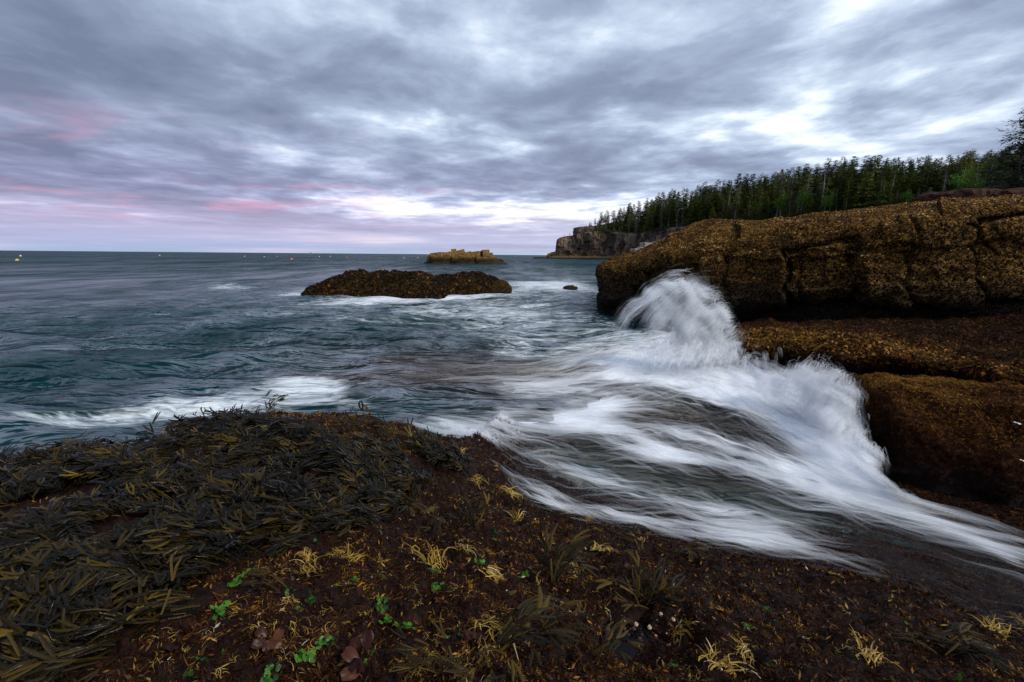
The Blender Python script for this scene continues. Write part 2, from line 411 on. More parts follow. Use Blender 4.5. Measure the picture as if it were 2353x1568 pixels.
_sx, _sy = proj(G); _sd = np.linalg.norm(G - CP, axis=-1); _bh = np.einsum('...i,i->...', G - CP, CR[:, 2]) < -0.05
def shore_hit(px, py):
    """Shore point seen along an image direction (used once, to read positions off the photograph)."""
    q = (_sx - px) ** 2 + (_sy - py) ** 2; k = _bh & (q < 260)
    if not k.any(): k = _bh & (q <= q[_bh].min())
    d = np.where(k, _sd, 1e9); dm = d.min(); k &= _sd < dm + 0.35
    i = np.argmin(np.where(k, q, 1e12)); return G.reshape(-1, 3)[i:i + 1].copy()
def shore_n(x, y, e=0.03):
    a = (shore_h(x + e, y) - shore_h(x - e, y)) / (2 * e); b = (shore_h(x, y + e) - shore_h(x, y - e)) / (2 * e)
    return unit(np.stack([-a, -b, np.ones_like(a)], -1))

# ================================================================== SEA
def mat_sea():
    m, t = new_mat("sea_water"); o = t.obj()
    foam = t.attr('foam'); shal = t.attr('shallow')
    x, y, z = t.sep(o); dist = t.m('SQRT', t.m('ADD', t.m('MULTIPLY', x, x), t.m('MULTIPLY', y, y)))
    wp = t.vm('ADD', t.scale(o, (0.42, 1.0, 1.0)), t.vm('MULTIPLY', t.noise(t.scale(o, (0.3, 0.6, 1)), 1.0, 3, col=True), (1.3, 1.0, 0)))
    s1 = t.noise(wp, 1.1, 6, 0.62, 0.5); s2 = t.noise(t.scale(wp, (1, 1.5, 1)), 5.5, 5, 0.6, 0.8)
    s3 = t.noise(t.scale(o, (0.16, 0.5, 1)), 0.35, 5, 0.6, 0.3)
    milky = t.m('MULTIPLY', t.ss(t.m('ADD', t.m('MULTIPLY', s1, 0.6), t.m('MULTIPLY', s2, 0.4)), 0.50, 0.68), t.ss(s3, 0.40, 0.62))
    col = t.mix(shal, (0.0035, 0.0330, 0.0370), (0.036, 0.020, 0.012))
    fn = t.ss(t.m('ADD', foam, t.m('MULTIPLY', t.m('SUBTRACT', t.m('ADD', t.m('MULTIPLY', s1, 0.5), t.m('MULTIPLY', s2, 0.5)), 0.5), 3.6)), 0.30, 1.20)
    fn = t.m('MULTIPLY', fn, t.ss(foam, 0.02, 0.3))
    near = t.ss(dist, 90.0, 18.0)
    fa = t.m('MAXIMUM', fn, t.m('MULTIPLY', milky, t.m('MULTIPLY_ADD', near, 0.12, 0.04)))
    nb = t.m('ADD', t.noise(t.scale(o, (0.42, 1.0, 1)), 1.1, 4, 0.5, 0.5), t.m('MULTIPLY', t.noise(t.scale(o, (0.4, 1.1, 1)), 0.32, 3, 0.5, 0.4), 1.8))
    far = t.noise(t.scale(o, (0.35, 0.16, 1)), 0.22, 7, 0.7)
    n1 = t.bump(nb, 0.95, 1.0)
    fb = t.node('ShaderNodeBump'); fb.inputs['Distance'].default_value = 5.0; t.put(fb.inputs['Strength'], t.m('MULTIPLY', t.ss(dist, 15.0, 120.0), 0.8)); t.put(fb.inputs['Height'], far); t.put(fb.inputs['Normal'], n1)
    bd = t.node('ShaderNodeBsdfDiffuse'); t.put(bd.inputs[0], col); t.put(bd.inputs['Normal'], n1)
    gl = t.node('ShaderNodeBsdfGlossy'); gl.inputs['Roughness'].default_value = 0.12; t.put(gl.inputs['Normal'], fb.outputs[0]); gl.inputs[0].default_value = (1, 1, 1, 1)
    fr = t.node('ShaderNodeFresnel'); fr.inputs['IOR'].default_value = 1.33; t.put(fr.inputs['Normal'], fb.outputs[0])
    wm = t.node('ShaderNodeMixShader'); ruf = t.m('ADD', t.m('MULTIPLY', t.noise(t.scale(o, (0.30, 0.085, 1)), 1.0, 5, 0.65), 0.6), t.m('MULTIPLY', t.noise(t.scale(o, (0.05, 0.012, 1)), 1.0, 3), 0.4))
    ruf = t.m('MULTIPLY_ADD', t.ss(ruf, 0.36, 0.66), 1.5, 0.30)
    t.put(wm.inputs[0], t.m('MULTIPLY', t.m('MULTIPLY', t.m('POWER', fr.outputs[0], 1.35), ruf), t.m('MULTIPLY_ADD', t.ss(dist, 10.0, 160.0), -0.17, 0.33)))
    t.l.new(bd.outputs[0], wm.inputs[1]); t.l.new(gl.outputs[0], wm.inputs[2]); wat = wm.outputs[0]
    fo = t.bsdf((0.74, 0.80, 0.83), 0.9, 0.1, n1)
    mx = t.node('ShaderNodeMixShader'); t.put(mx.inputs[0], fa); t.l.new(wat, mx.inputs[1]); t.l.new(fo, mx.inputs[2])
    t.out(mx.outputs[0]); return m
def gaus(px, py, L):
    s = 0
    for cx, cy, sx, sy, an, w_ in L:
        c, n = math.cos(R(an)), math.sin(R(an)); u = (px - cx) * c + (py - cy) * n; v = -(px - cx) * n + (py - cy) * c
        s = s + w_ * np.exp(-(u / sx) ** 2 - (v / sy) ** 2)
    return s
SEA_FOAM = [(525, 661, 60, 7, 2, 0.75), (680, 672, 75, 7, -4, 0.7), (850, 690, 170, 7, -2, 0.95), (1080, 680, 130, 7, -4, 0.8), (1235, 656, 75, 7, 2, 1.0), (1290, 665, 110, 14, 2, 0.4),
            (1240, 735, 190, 70, 0, 0.52), (1060, 720, 220, 45, 0, 0.38), (820, 730, 260, 40, 0, 0.26), (1330, 640, 60, 30, 0, 0.3), (1200, 800, 150, 30, 0, 0.25),
            (420, 968, 260, 30, -8, 0.66), (150, 1016, 170, 28, -9, 0.66), (620, 934, 170, 24, -6, 0.55), (330, 740, 260, 20, -4, 0.25), (380, 700, 160, 14, 0, 0.3),
            (1330, 830, 160, 40, 0, 0.5), (1500, 790, 130, 40, 0, 0.6), (800, 880, 120, 14, 10, 0.45), (700, 900, 90, 12, 5, 0.5), (800, 940, 170, 18, 12, 0.6)]
SEA_SHAL = [(1000, 860, 240, 42, 4, 0.95), (800, 900, 160, 28, 0, 0.7), (1150, 850, 160, 30, 0, 0.6), (1550, 1000, 500, 140, 12, 0.9)]
nA, nB = 640, 390
ang = np.linspace(R(-66), R(66), nA)[:, None]
dep = R(np.r_[0.004, 0.010, np.linspace(0.02, 0.12, 8)[:-1], np.linspace(0.12, 36, nB - 9)][::-1]) if False else np.radians(np.r_[0.004, 0.010, np.linspace(0.02, 0.12, 8)[:-1], np.linspace(0.12, 36, nB - 9)])
rad = (ZC / np.tan(dep))[None, :]
X, Y = np.sin(ang) * rad, np.cos(ang) * rad
drow = np.abs(np.gradient(rad[0]))[None, :] + 0 * X
Z = np.zeros_like(X)
for lx, ly, am, sd_, sharp in ((9.0, 4.2, 0.30, 21, 1), (4.4, 1.8, 0.34, 22, 1), (2.2, 0.85, 0.17, 23, 1), (1.1, 0.45, 0.060, 24, 1), (0.55, 0.28, 0.014, 25, 0), (40.0, 15.0, 0.25, 26, 0)):
    fade = 1 - sstep(drow, ly * 0.22, ly * 0.6)
    wx = X / lx + 0.35 * gn2(X / lx * 0.6, Y / ly * 0.6, sd_ + 40); wy = Y / ly + 0.35 * gn2(X / lx * 0.5 + 9, Y / ly * 0.7, sd_ + 50)
    n_ = gn2(wx, wy, sd_)
    if sharp: n_ = 0.55 * n_ + 0.45 * (0.6 - 1.6 * np.abs(gn2(wx + 3.3, wy + 1.7, sd_ + 7)))
    Z += am * n_ * fade
sx_, sy_ = proj(np.stack([X, Y, Z * 0], -1))
Z += gaus(sx_, sy_, [(1060, 812, 170, 16, 3, 0.16), (560, 655, 90, 8, 0, 0.25), (450, 745, 170, 14, 0, 0.14), (330, 830, 200, 16, 0, 0.10)])
calm = gaus(sx_, sy_, [(1600, 1000, 500, 160, 12, 1.0), (500, 975, 330, 36, -7, 0.5), (1180, 850, 330, 45, 0, 0.9)])
Z = Z * (1 - 0.7 * np.clip(calm, 0, 1)) - 0.07 * np.clip(calm, 0, 1)
foam = np.clip(gaus(sx_, sy_, SEA_FOAM), 0, 1.2); shal = np.clip(gaus(sx_, sy_, SEA_SHAL), 0, 1)
sea = link("sea", mk_mesh("sea", np.stack([X, Y, Z], -1), grid_faces(nA, len(dep)), attrs={'foam': foam.ravel(), 'shallow': shal.ravel()}), mat_sea()); tag(sea, kind='structure', label='dark teal sea with soft rolling swell')

# ================================================================== LEDGES ON THE RIGHT
def guide_grid(cols, rows, nu, nv, Yb, linear_v=True):
    """rows: (list of (px, py), dY or list of (px, dY)); interpolated along cols, one 3-D row each."""
    cols = np.asarray(cols, float); A = []
    for pts, dY in rows:
        py = pl(pts, cols); dy_ = pl(dY, cols) if isinstance(dY, list) else np.full(len(cols), dY)
        A.append(at_y(cols, py, Yb + dy_))
    A = np.array(A).transpose(1, 0, 2)
    A = cr_interp(A, nu, 0)
    return lin_interp(A, nv, 1) if linear_v else cr_interp(A, nv, 1)

# big golden ledge
bc = [1386, 1440, 1500, 1560, 1640, 1760, 1880, 2050, 2200, 2353, 2560, 2800]
bY = np.interp(bc, [1386, 1470, 1580, 1720, 1880, 2050, 2353, 2800], [18.6, 17.2, 15.6, 14.3, 13.3, 12.8, 12.2, 11.6])
base = [(1386, 752), (1470, 750), (1580, 756), (1720, 752), (1880, 745), (2050, 742), (2353, 735), (2800, 745)]
lip = [(1386, 700), (1470, 708), (1600, 712), (1720, 705), (1880, 692), (2050, 690), (2353, 686), (2800, 690)]
crk = [(1386, 632), (1440, 628), (1500, 622), (1560, 616), (1640, 604), (1760, 580), (1880, 560), (2050, 530), (2200, 512), (2353, 490), (2800, 450)]
sil = [(1386, 606), (1440, 584), (1500, 562), (1540, 541), (1590, 524), (1640, 508), (1700, 499), (1760, 509), (1830, 496), (1920, 487), (2050, 472), (2150, 461), (2250, 453), (2353, 452), (2800, 440)]
def sh(l, d, f=None): return [(a, b + (pl(d, a) if isinstance(d, list) else d)) for a, b in l]
def lerp(l1, l2, f): return [(a, pl(l1, a) * (1 - f) + pl(l2, a) * f) for a in bc]
rows = [(sh(base, 25), 0.15), (base, 0.15), (sh(base, -14), 0.35), (sh(lip, 10), 0.40), (lip, 0.0), (lerp(lip, crk, 0.2), -0.12), (lerp(lip, crk, 0.5), -0.06), (lerp(lip, crk, 0.8), 0.06), (sh(crk, 8), 0.16), (sh(crk, 3), 0.34),
        (sh(crk, -1), 0.62), (sh(crk, -7), 0.50), (lerp(crk, sil, 0.35), 0.62), (lerp(crk, sil, 0.6), 1.0), (lerp(crk, sil, 0.85), 2.2), (sh(sil, 2), 3.6), (sh(sil, 1), 4.6), (sh(sil, 16), 7.0), (sh(sil, 60), 9.0)]
GB = guide_grid(bc, rows, 420, 230, bY)
# hidden left end turned away from the sea
ends = np.array([[GB[0, j] + np.array([0.02 + 0.16 * k, 1.1 * k, -0.05 * k]) for j in range(GB.shape[1])] for k in range(5, 0, -1)])
GB = np.concatenate([cr_interp(np.concatenate([ends, GB[:1]]), 34, 0)[:-1], GB])
pxg, pyg = proj(GB)
n = grid_normals(GB); hgt = fb3(GB * 0.9, 31, 4) * 0.20 + fb3(GB * 3.2, 35, 3) * 0.075
vfrac = np.linspace(0, 1, GB.shape[1])[None, :] + 0 * pxg
face = sstep(vfrac, 0.12, 0.25) * (1 - sstep(vfrac, 0.52, 0.60))
def groove(px0, wob, depth, wid):
    c = px0 + wob * gn2(pyg / 45.0 + px0, pyg * 0 + px0 * 0.37, 61)
    return -depth * np.exp(-((pxg - c) / wid) ** 2)
crkd = sum(groove(*a) for a in ((1482, 12, 0.26, 6), (1604, 14, 0.28, 7), (1672, 10, 0.12, 6), (1806, 16, 0.30, 6), (1838, 8, 0.10, 5), (1968, 20, 0.24, 7), (2086, 12, 0.12, 5), (2245, 18, 0.2, 7)))
blocky = np.round(gn2(pxg / 120.0, pyg / 90.0, 71) * 2.2) / 2.2 * 0.20
gx = np.array([1482, 1604, 1806, 1968, 2245.]); boff = np.array([.05, -.14, .12, -.10, .13, -.06]); warp = pxg + 14 * gn2(pyg / 40.0, pxg / 300.0, 62); bid = sum((warp > c).astype(int) for c in gx)
blocky = blocky + boff[bid] * 1.3 + (np.floor((pyg + 10 * gn2(pxg / 60.0, pyg / 60.0, 64)) / 42.0 + bid * .37) % 3 - 1) * .07
tx = np.array([1545, 1690, 1905, 2160.]); toff = np.array([.08, -.10, .12, -.08, .07]); tid = sum((warp > c).astype(int) for c in tx); slabm = sstep(vfrac, .53, .58) * (1 - sstep(vfrac, .74, .86))
left_in = 0.75 * np.exp(-((pxg - 1490) / 75) ** 2) * sstep(vfrac, 0.08, 0.16) * (1 - sstep(vfrac, 0.40, 0.52))      # shaded hollow at the seaward end
GB = GB - 0.0 * n + np.sign(1) * 0
sgn = np.sign((n[..., 1] * -1).mean())
GB = GB + n * sgn * ((hgt + (crkd + blocky) * face + toff[tid] * 1.2 * slabm - left_in)[..., None])
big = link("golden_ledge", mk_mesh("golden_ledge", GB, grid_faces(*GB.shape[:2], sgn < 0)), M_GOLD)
tag(big, "long golden brown barnacled rock ledge rising to the right below the spruce wood", "rock ledge")

# second ledge: tan weedy step in front of it
c2 = [1722, 1760, 1850, 1960, 2080, 2220, 2353, 2600, 2850]
Y2 = np.interp(c2, [1722, 1800, 1960, 2150, 2353, 2850], [9.4, 8.7, 7.7, 6.9, 6.1, 5.0])
b2 = [(1722, 866), (1800, 862), (1960, 872), (2150, 892), (2353, 918), (2850, 1000)]
l2 = [(1722, 812), (1850, 828), (1960, 824), (2150, 846), (2353, 876), (2850, 960)]
t2 = [(1722, 768), (1850, 772), (2000, 788), (2200, 816), (2353, 848), (2850, 920)]
k2 = [(1722, 742), (1850, 742), (2050, 737), (2353, 731), (2850, 735)]
yk = [(1722, 5.2), (1880, 5.3), (2050, 5.4), (2353, 6.1), (2850, 6.6)]
rows = [(sh(b2, 40), 0.3), (b2, 0.3), (sh(l2, 12), [(1722, 0.1), (1900, 0.15), (2000, 0.4), (2850, 0.4)]), (l2, -0.05), (lerp(l2, t2, 0.5), 0.0), (t2, 0.35), ([(a, pl(t2, a) * .75 + pl(k2, a) * .25) for a in c2], 1.2), ([(a, pl(t2, a) * .4 + pl(k2, a) * .6) for a in c2], [(a, b * .55) for a, b in yk]), (k2, yk), (sh(k2, 6), [(a, b + 1.5) for a, b in yk])]
rows = [([(a, pl(p_, a)) for a in c2], d_) for p_, d_ in rows]
GL = guide_grid(c2, rows, 330, 130, Y2)
ends = np.array([[GL[0, j] + np.array([0.12 * k, 0.45 * k, -0.06 * k]) for j in range(GL.shape[1])] for k in range(4, 0, -1)])
GL = np.concatenate([cr_interp(np.concatenate([ends, GL[:1]]), 20, 0)[:-1], GL])
n = grid_normals(GL); sg2 = np.sign(-n[:, 20:60, 1].mean())
GL = GL + n * sg2 * (fb3(GL * 1.4, 81, 4) * 0.12 + (0.3 - np.abs(fb3(GL * np.array([1.6, 1.6, 3.0]), 83, 2))) * 0.30 + fb3(GL * 5, 85, 4) * 0.06)[..., None]
led2 = link("weedy_ledge", mk_mesh("weedy_ledge", GL, grid_faces(*GL.shape[:2], sg2 < 0)), M_TAN)
tag(led2, "low tan weedy rock step between the golden ledge and the red block", "rock ledge")

# third block: dark red-brown mossy block
c3 = [1950, 1985, 2050, 2130, 2240, 2353, 2560, 2800]
Y3 = np.interp(c3, [1950, 2060, 2353, 2800], [6.3, 4.75, 4.05, 3.3])
b3 = [(1950, 1010), (2000, 1085), (2060, 1150), (2150, 1190), (2353, 1232), (2800, 1330)]
t3 = [(1950, 868), (2100, 884), (2353, 908), (2800, 985)]
rows = [(sh(b3, 60), -0.05), (b3, 0.0), ([(a, pl(b3, a) * .75 + pl(t3, a) * .25) for a in c3], 0.10), ([(a, pl(b3, a) * .45 + pl(t3, a) * .55) for a in c3], 0.25), ([(a, pl(b3, a) * .18 + pl(t3, a) * .82) for a in c3], 0.52), (sh(t3, 4), 0.95), (sh(t3, -6), 1.7), (sh(t3, -8), 2.4)]
rows = [([(a, pl(p_, a)) for a in c3], d_) for p_, d_ in rows]
GR = guide_grid(c3, rows, 260, 150, Y3, False)
ends = np.array([[GR[0, j] + np.array([0.06 * k + 0.02 * k * k, 0.30 * k, -0.05 * k]) for j in range(GR.shape[1])] for k in range(4, 0, -1)])
GR = np.concatenate([cr_interp(np.concatenate([ends, GR[:1]]), 24, 0)[:-1], GR])
n = grid_normals(GR); sg3 = np.sign(-n[:, 20:80, 1].mean())
GR = GR + n * sg3 * (fb3(GR * 1.7, 91, 3) * 0.08 + (0.3 - np.abs(fb3(GR * np.array([1.5, 1.5, 2.2]), 93, 2))) * 0.22 + fb3(GR * 6, 95, 4) * 0.05)[..., None]
blk = link("mossy_block", mk_mesh("mossy_block", GR, grid_faces(*GR.shape[:2], sg3 < 0)), M_RED)
tag(blk, "dark red brown mossy rock block beside the breaking surf", "rock")

# ================================================================== HEADLAND
hc = [1226, 1256, 1279, 1300, 1330, 1365, 1400, 1440, 1490, 1530, 1580, 1640, 1800, 2000, 2200, 2400, 2700]
hY = np.interp(hc, [1226, 1279, 1330, 1400, 1470, 1530, 1640, 1800, 2000, 2200, 2400, 2700], [368, 362, 358, 346, 328, 300, 255, 205, 168, 142, 120, 105])
top = [(1226, 594), (1255, 591), (1257, 583), (1276, 578), (1279, 551), (1285, 547), (1300, 543), (1322, 540), (1338, 534), (1365, 532), (1400, 532), (1440, 536), (1470, 537), (1500, 528), (1530, 524), (1580, 520), (1640, 512), (1800, 505), (2000, 488), (2200, 470), (2400, 455), (2700, 440)]
toe = [(1226, 595), (1256, 592), (1279, 589), (1400, 589), (1450, 591), (1530, 590), (1640, 600), (2700, 640)]
def H(f): return [(a, f(a)) for a in hc]
steep = lambda a: float(sstep(a, 1560, 1680))
back = [(1226, 0), (1279, 0), (1330, 3), (1365, 7), (1440, 11), (1560, 14), (2700, 15)]
rowsW = []
cols = np.array(hc, float); fine_c = np.unique(np.r_[np.linspace(1226, 1640, 300), np.linspace(1640, 2700, 60)])
Yf = np.interp(fine_c, hc, hY); tp_ = pl(top, fine_c); to_ = pl(toe, fine_c); stp = sstep(fine_c, 1545, 1680)
def P_(py, Y): return at_y(fine_c, py, Y)
r_sea = P_(to_, Yf - 8); r_sea[:, 2] = -2.0
r_toe = P_(to_, Yf - 7); r_toe[:, 2] = np.minimum(r_toe[:, 2], 1.2) ; r_toe[:, 2] = np.maximum(1.0, 0)
r_toe2 = P_(to_, Yf - 1.5)
r_base = P_(to_ - 0.5, Yf)
r_top = P_(tp_, Yf + 1.5)
r_mid = r_base * 0.5 + r_top * 0.5 + np.array([0, -0.6, 0])
# the gentle shore right of the cliff
for a_ in (r_mid, r_base): a_ -= (stp * 14)[:, None] * np.array([0, 1, 0.25])
bk = pl(back, fine_c)
shift = np.clip((1365 - fine_c) / 60, 0, 1)
r_b1 = P_(tp_, Yf + 1.5).copy(); r_b1[:, 1] += 45; r_b1[:, 0] += 45 * (fine_c - IW / 2) / FPX + shift * 9; r_b1[:, 2] = r_top[:, 2] + bk
r_b2 = r_b1.copy(); r_b2[:, 1] += 90; r_b2[:, 0] += 90 * (fine_c - IW / 2) / FPX + shift * 26; r_b2[:, 2] = r_top[:, 2] + bk * 1.7
r_end = r_b2.copy(); r_end[:, 1] += 60; r_end[:, 2] = -2
cliff_rows = np.stack([r_sea, r_toe, r_toe2, r_base, r_mid, r_top], 1)
GC = lin_interp(cliff_rows, 110, 1)
n = grid_normals(GC); sc_ = np.sign(-n[:200, 60:90, 1].mean())
hf = np.linspace(0, 1, 110)[None, :]; cm = sstep(hf, 0.55, 0.64) * (1 - sstep(hf, 0.97, 1.0)) * (1 - stp)[:, None]
u_ = GC[..., 0] - 0.25 * GC[..., 1]; z_ = GC[..., 2]
def joints(u, seed, w_): # square set columns
    c = np.floor(u / w_ + 0.35 * gn2(u / w_ * 0.7, z_ * 0.08, seed)); return (_h(c.astype(np.int64), np.floor(z_ / (w_ * 1.7) + c * 0.37).astype(np.int64), np.zeros(c.shape, np.int64), seed).astype(np.float64) / 4294967296.0 - 0.5)
dsp = joints(u_, 5, 5.0) * 2.6 + joints(u_ + 2, 6, 2.3) * 1.3 + fb3(GC * 0.5, 44, 4) * 0.6
GC = GC + n * sc_ * (dsp * cm + (1 - cm) * fb3(GC * 0.35, 46, 4) * 0.7 * sstep(hf, 0.1, 0.3))[..., None]
head = empty("headland", tuple(r_top[0])); tag(head, "cliffed granite headland with a spruce wood on top", kind='structure')
head.location = (0, 0, 0)
link("cliff_face", mk_mesh("cliff_face", GC, grid_faces(*GC.shape[:2], sc_ < 0), smooth=False), M_CLIFF, head)
GT = np.concatenate([lin_interp(np.stack([GC[:, -1], r_b1], 1), 14, 1), lin_interp(np.stack([r_b1, r_b2, r_end], 1), 9, 1)[:, 1:]], 1)
GT[:, 1:, 2] += (fb2(GT[:, 1:, 0] / 14, GT[:, 1:, 1] / 14, 55, 3) * 0.8)
link("wooded_slope", mk_mesh("wooded_slope", GT, grid_faces(*GT.shape[:2], sc_ < 0)), M_FLOOR, head)
def slope_at(px, d):
    """ground point of the wood: px column of its foot, d metres behind the cliff edge"""
    i = np.interp(px, fine_c, np.arange(len(fine_c))); i0 = int(min(i, len(fine_c) - 2)); f = i - i0
    A = r_top[i0] * (1 - f) + r_top[i0 + 1] * f; B = r_b1[i0] * (1 - f) + r_b1[i0 + 1] * f; C_ = r_b2[i0] * (1 - f) + r_b2[i0 + 1] * f
    return A + (B - A) * (d / 45) if d <= 45 else B + (C_ - B) * ((d - 45) / 90)
# upper block of the cliff's edge
def rock_lump(name, size, seed, mat, parent=None, loc=(0, 0, 0), rz=0.0, tilt=(0, 0), sub=3, blocky=0.55, amp=0.18):
    import bmesh
    bm = bmesh.new(); bmesh.ops.create_cube(bm, size=2.0); bmesh.ops.subdivide_edges(bm, edges=bm.edges[:], cuts=2 ** sub - 1, use_grid_fill=True)
    V = np.array([v.co[:] for v in bm.verts]); L = np.linalg.norm(V, axis=1, keepdims=True)
    V = V * blocky + (V / L) * (1 - blocky) * 1.25
    V = V * (1 + amp * fb3(V * 1.3 + seed * 7.1, seed, 4)[:, None]) * (np.array(size) / 2)
    for v, c in zip(bm.verts, V): v.co = c
    me = bpy.data.meshes.new(name); bm.to_mesh(me); bm.free()
    o = link(name, me, mat, parent, loc); o.rotation_euler = (tilt[0], tilt[1], rz); return o
rock_lump("cliff_top_block", (17, 14, 7), 3, M_CLIFF, head, tuple(at_y(1346, 532, 368)), 0.2, (0, -0.08), 3, 0.75)

# ================================================================== ROCKS IN THE SEA
def mound(name, poly_top, z0, Yc, halfdepth, mat, seed, nu=150, nv=60, amp=0.12, sc=1.4, label='', cat='rock'):
    """low rock: outline of its top given along px at distance Yc, rounded over its own depth"""
    px = np.array([p[0] for p in poly_top], float); P = at_y(px, np.array([p[1] for p in poly_top], float), Yc)
    x = np.linspace(P[0, 0], P[-1, 0], nu); top = np.interp(x, P[:, 0], P[:, 2])
    e = np.clip(np.minimum(np.arange(nu), np.arange(nu)[::-1]) / (nu * 0.16), 0, 1) ** 0.5
    v = np.linspace(-1, 1, nv); 
    Xg = np.repeat(x[:, None], nv, 1); Yg = Yc + v[None, :] * halfdepth * (0.25 + 0.75 * e[:, None])
    prof = np.clip(1 - np.abs(v) ** 2.6, 0, 1)[None, :] ** 0.8
    Zg = z0 + (top[:, None] - z0) * prof
    G = np.stack([Xg, Yg, Zg], -1); n = grid_normals(G); s = np.sign(n[..., 2].mean()); stp_ = np.round(fb3(G * sc * .55 + 3, seed + 9, 2) * 5) / 5
    G = G + n * s * ((fb3(G * sc, seed, 5) * amp + stp_ * amp * 1.5) * (0.3 + 0.7 * prof))[..., None]
    o = link(name, mk_mesh(name, G, grid_faces(nu, nv, s < 0)), mat); tag(o, label or None, cat if label else None); return o, G
rk1, GM1 = mound("sea_rock", [(706, 690), (714, 672), (740, 658), (770, 640), (810, 631), (850, 628), (895, 625), (920, 633), (935, 636), (965, 630), (985, 634), (1005, 648), (1030, 670)], -0.5, 30.0, 3.2, M_SEAROCK, 101, amp=.26, label="long dark weed covered rock awash in the sea, the left hump of the pair")
rk2, GM2 = mound("sea_rock", [(970, 660), (985, 640), (1010, 631), (1050, 625), (1085, 626), (1110, 634), (1135, 644), (1150, 657), (1158, 670)], -0.5, 32.5, 3.0, M_SEAROCK, 102, amp=.26, label="rounded dark rock with a golden face touching the longer sea rock on its right")
rk3, GM3 = mound("sea_rock", [(1122, 668), (1130, 652), (1150, 645), (1165, 648), (1174, 664)], -0.4, 31.0, 0.8, M_SEAROCK, 103, 40, 24, label="small dark knob of rock at the right tip of the weedy sea rocks")
rk4, _ = mound("sea_rock", [(1296, 661), (1304, 658.2), (1316, 657.6), (1326, 660.5)], -0.3, 35.0, 0.6, M_SEAROCK, 104, 40, 20, label="tiny dark rock just breaking the white water right of the sea rocks")
mound("reef", [(858, 590.6), (870, 588.6), (900, 588.2), (922, 589.0), (930, 590.5)], -1.0, 900.0, 12, M_SEAROCK, 105, 60, 16, 0.4, 0.2, "thin dark reef line far out near the horizon", "reef")
mound("reef", [(1316, 608.5), (1322, 606.4), (1352, 605.6), (1385, 608.5)], -0.5, 165.0, 3, M_SEAROCK, 106, 60, 16, 0.2, 0.5, "low dark reef in the water below the cliff, nearer the left of two", "reef")
mound("reef", [(1372, 608), (1390, 605.5), (1410, 604.4), (1440, 607)], -0.5, 150.0, 3, M_SEAROCK, 107, 60, 16, 0.2, 0.5, "low dark reef in the water at the seaward end of the golden ledge", "reef")

# islet of tilted golden slabs
isl = empty("islet", tuple(at_z(1075, 604, 0)), "small rocky islet of tilted golden slabs out on the sea", "islet")
il = np.array(isl.location)
o, GI = mound("base", [(976, 604), (984, 598), (1000, 592), (1030, 590), (1080, 588), (1110, 592), (1132, 592), (1150, 598), (1170, 606)], -0.6, 133.0, 5.5, M_ISLET, 110, 120, 40, 0.5, 0.4)
o.parent = isl; o.location = -il
def slab(px0, px1, pyt, pyb, Y, depth, rz, tl, seed, name="slab"):
    A = at_y(px0, pyb, Y); B = at_y(px1, pyt, Y); c = (A + B) / 2; s = rock_lump(name, (B[0] - A[0], depth, B[2] - A[2]), seed, M_ISLET, isl, tuple(c - il), rz, (0, tl), 2, 0.93, 0.10); return s
for a in ((983, 1002, 587, 603, 132, 5, 0.1, 0.0, 1), (997, 1022, 581, 602, 132, 6, -0.15, -0.10, 2), (1016, 1044, 580, 601, 133, 6, 0.1, -0.20, 3), (1038, 1049, 572.5, 590, 133, 4, 0.1, -0.14, 4),
          (1050, 1068, 575, 592, 134, 4, 0.0, -0.30, 5), (1040, 1084, 586, 601, 130.5, 5, 0.05, -0.06, 6), (1064, 1084, 579.5, 594, 134, 5, 0.1, -0.20, 7), (1072, 1106, 580, 599, 133, 6, -0.1, -0.14, 8),
          (1108, 1123, 574.5, 594, 133, 5, 0.15, -0.05, 9), (1121, 1132, 581, 597, 132.5, 4, 0.0, 0.03, 10), (1092, 1130, 591, 604, 131, 5, 0.2, 0.08, 11), (1125, 1156, 593, 606, 132, 5, 0.0, 0.24, 12)):
    slab(*a)

# pale granite on the shore between cliff and ledge, pink boulders under the big spruce
for k, (px, py, Y, sz, rz, lab) in enumerate((
        (1492, 566, 150, (5.2, 4, 2.0), 0.2, "largest pale granite slab on the shore below the cliff"), (1484, 573, 140, (4.5, 3, 1.0), -0.1, "flat pale slab lying just below the largest granite slab"),
        (1512, 561, 158, (3.0, 3, 1.6), 0.5, "pale grey boulder behind the granite slab below the cliff"), (1461, 576, 120, (2.0, 2, 1.0), 0.4, "small tan boulder left of the pale granite slabs"),
        (1535, 555, 160, (2.6, 3, 2.4), 0.1, "grey upright boulder beside the cliff's right end"))):
    o = rock_lump("boulder", sz, 20 + k, None, None, tuple(at_y(px, py, Y)), rz, (0.05, 0.06), 2, 0.8, 0.15)
    tag(o, lab, "boulder", "granite blocks below the cliff")
    mm = bpy.data.materials.get("pale_granite")
    if mm is None:
        mm, t = new_mat("pale_granite"); oo = t.obj(); t.out(t.bsdf(t.ramp(t.noise(oo, 1.2, 6, 0.65), [(0.35, (0.16, 0.125, 0.105)), (0.6, (0.42, 0.35, 0.30))]), 0.8, 0.2, t.bump(t.noise(oo, 4, 5), 0.1, 0.6)))
    o.data.materials.clear(); o.data.materials.append(mm)
mp, t = new_mat("pink_granite"); oo = t.obj(); t.out(t.bsdf(t.ramp(t.noise(oo, 1.4, 6, 0.65), [(0.35, (0.02, 0.011, 0.008)), (0.65, (0.085, 0.042, 0.028))]), 0.9, 0.04, t.bump(t.noise(oo, 5, 5), 0.1, 0.6)))
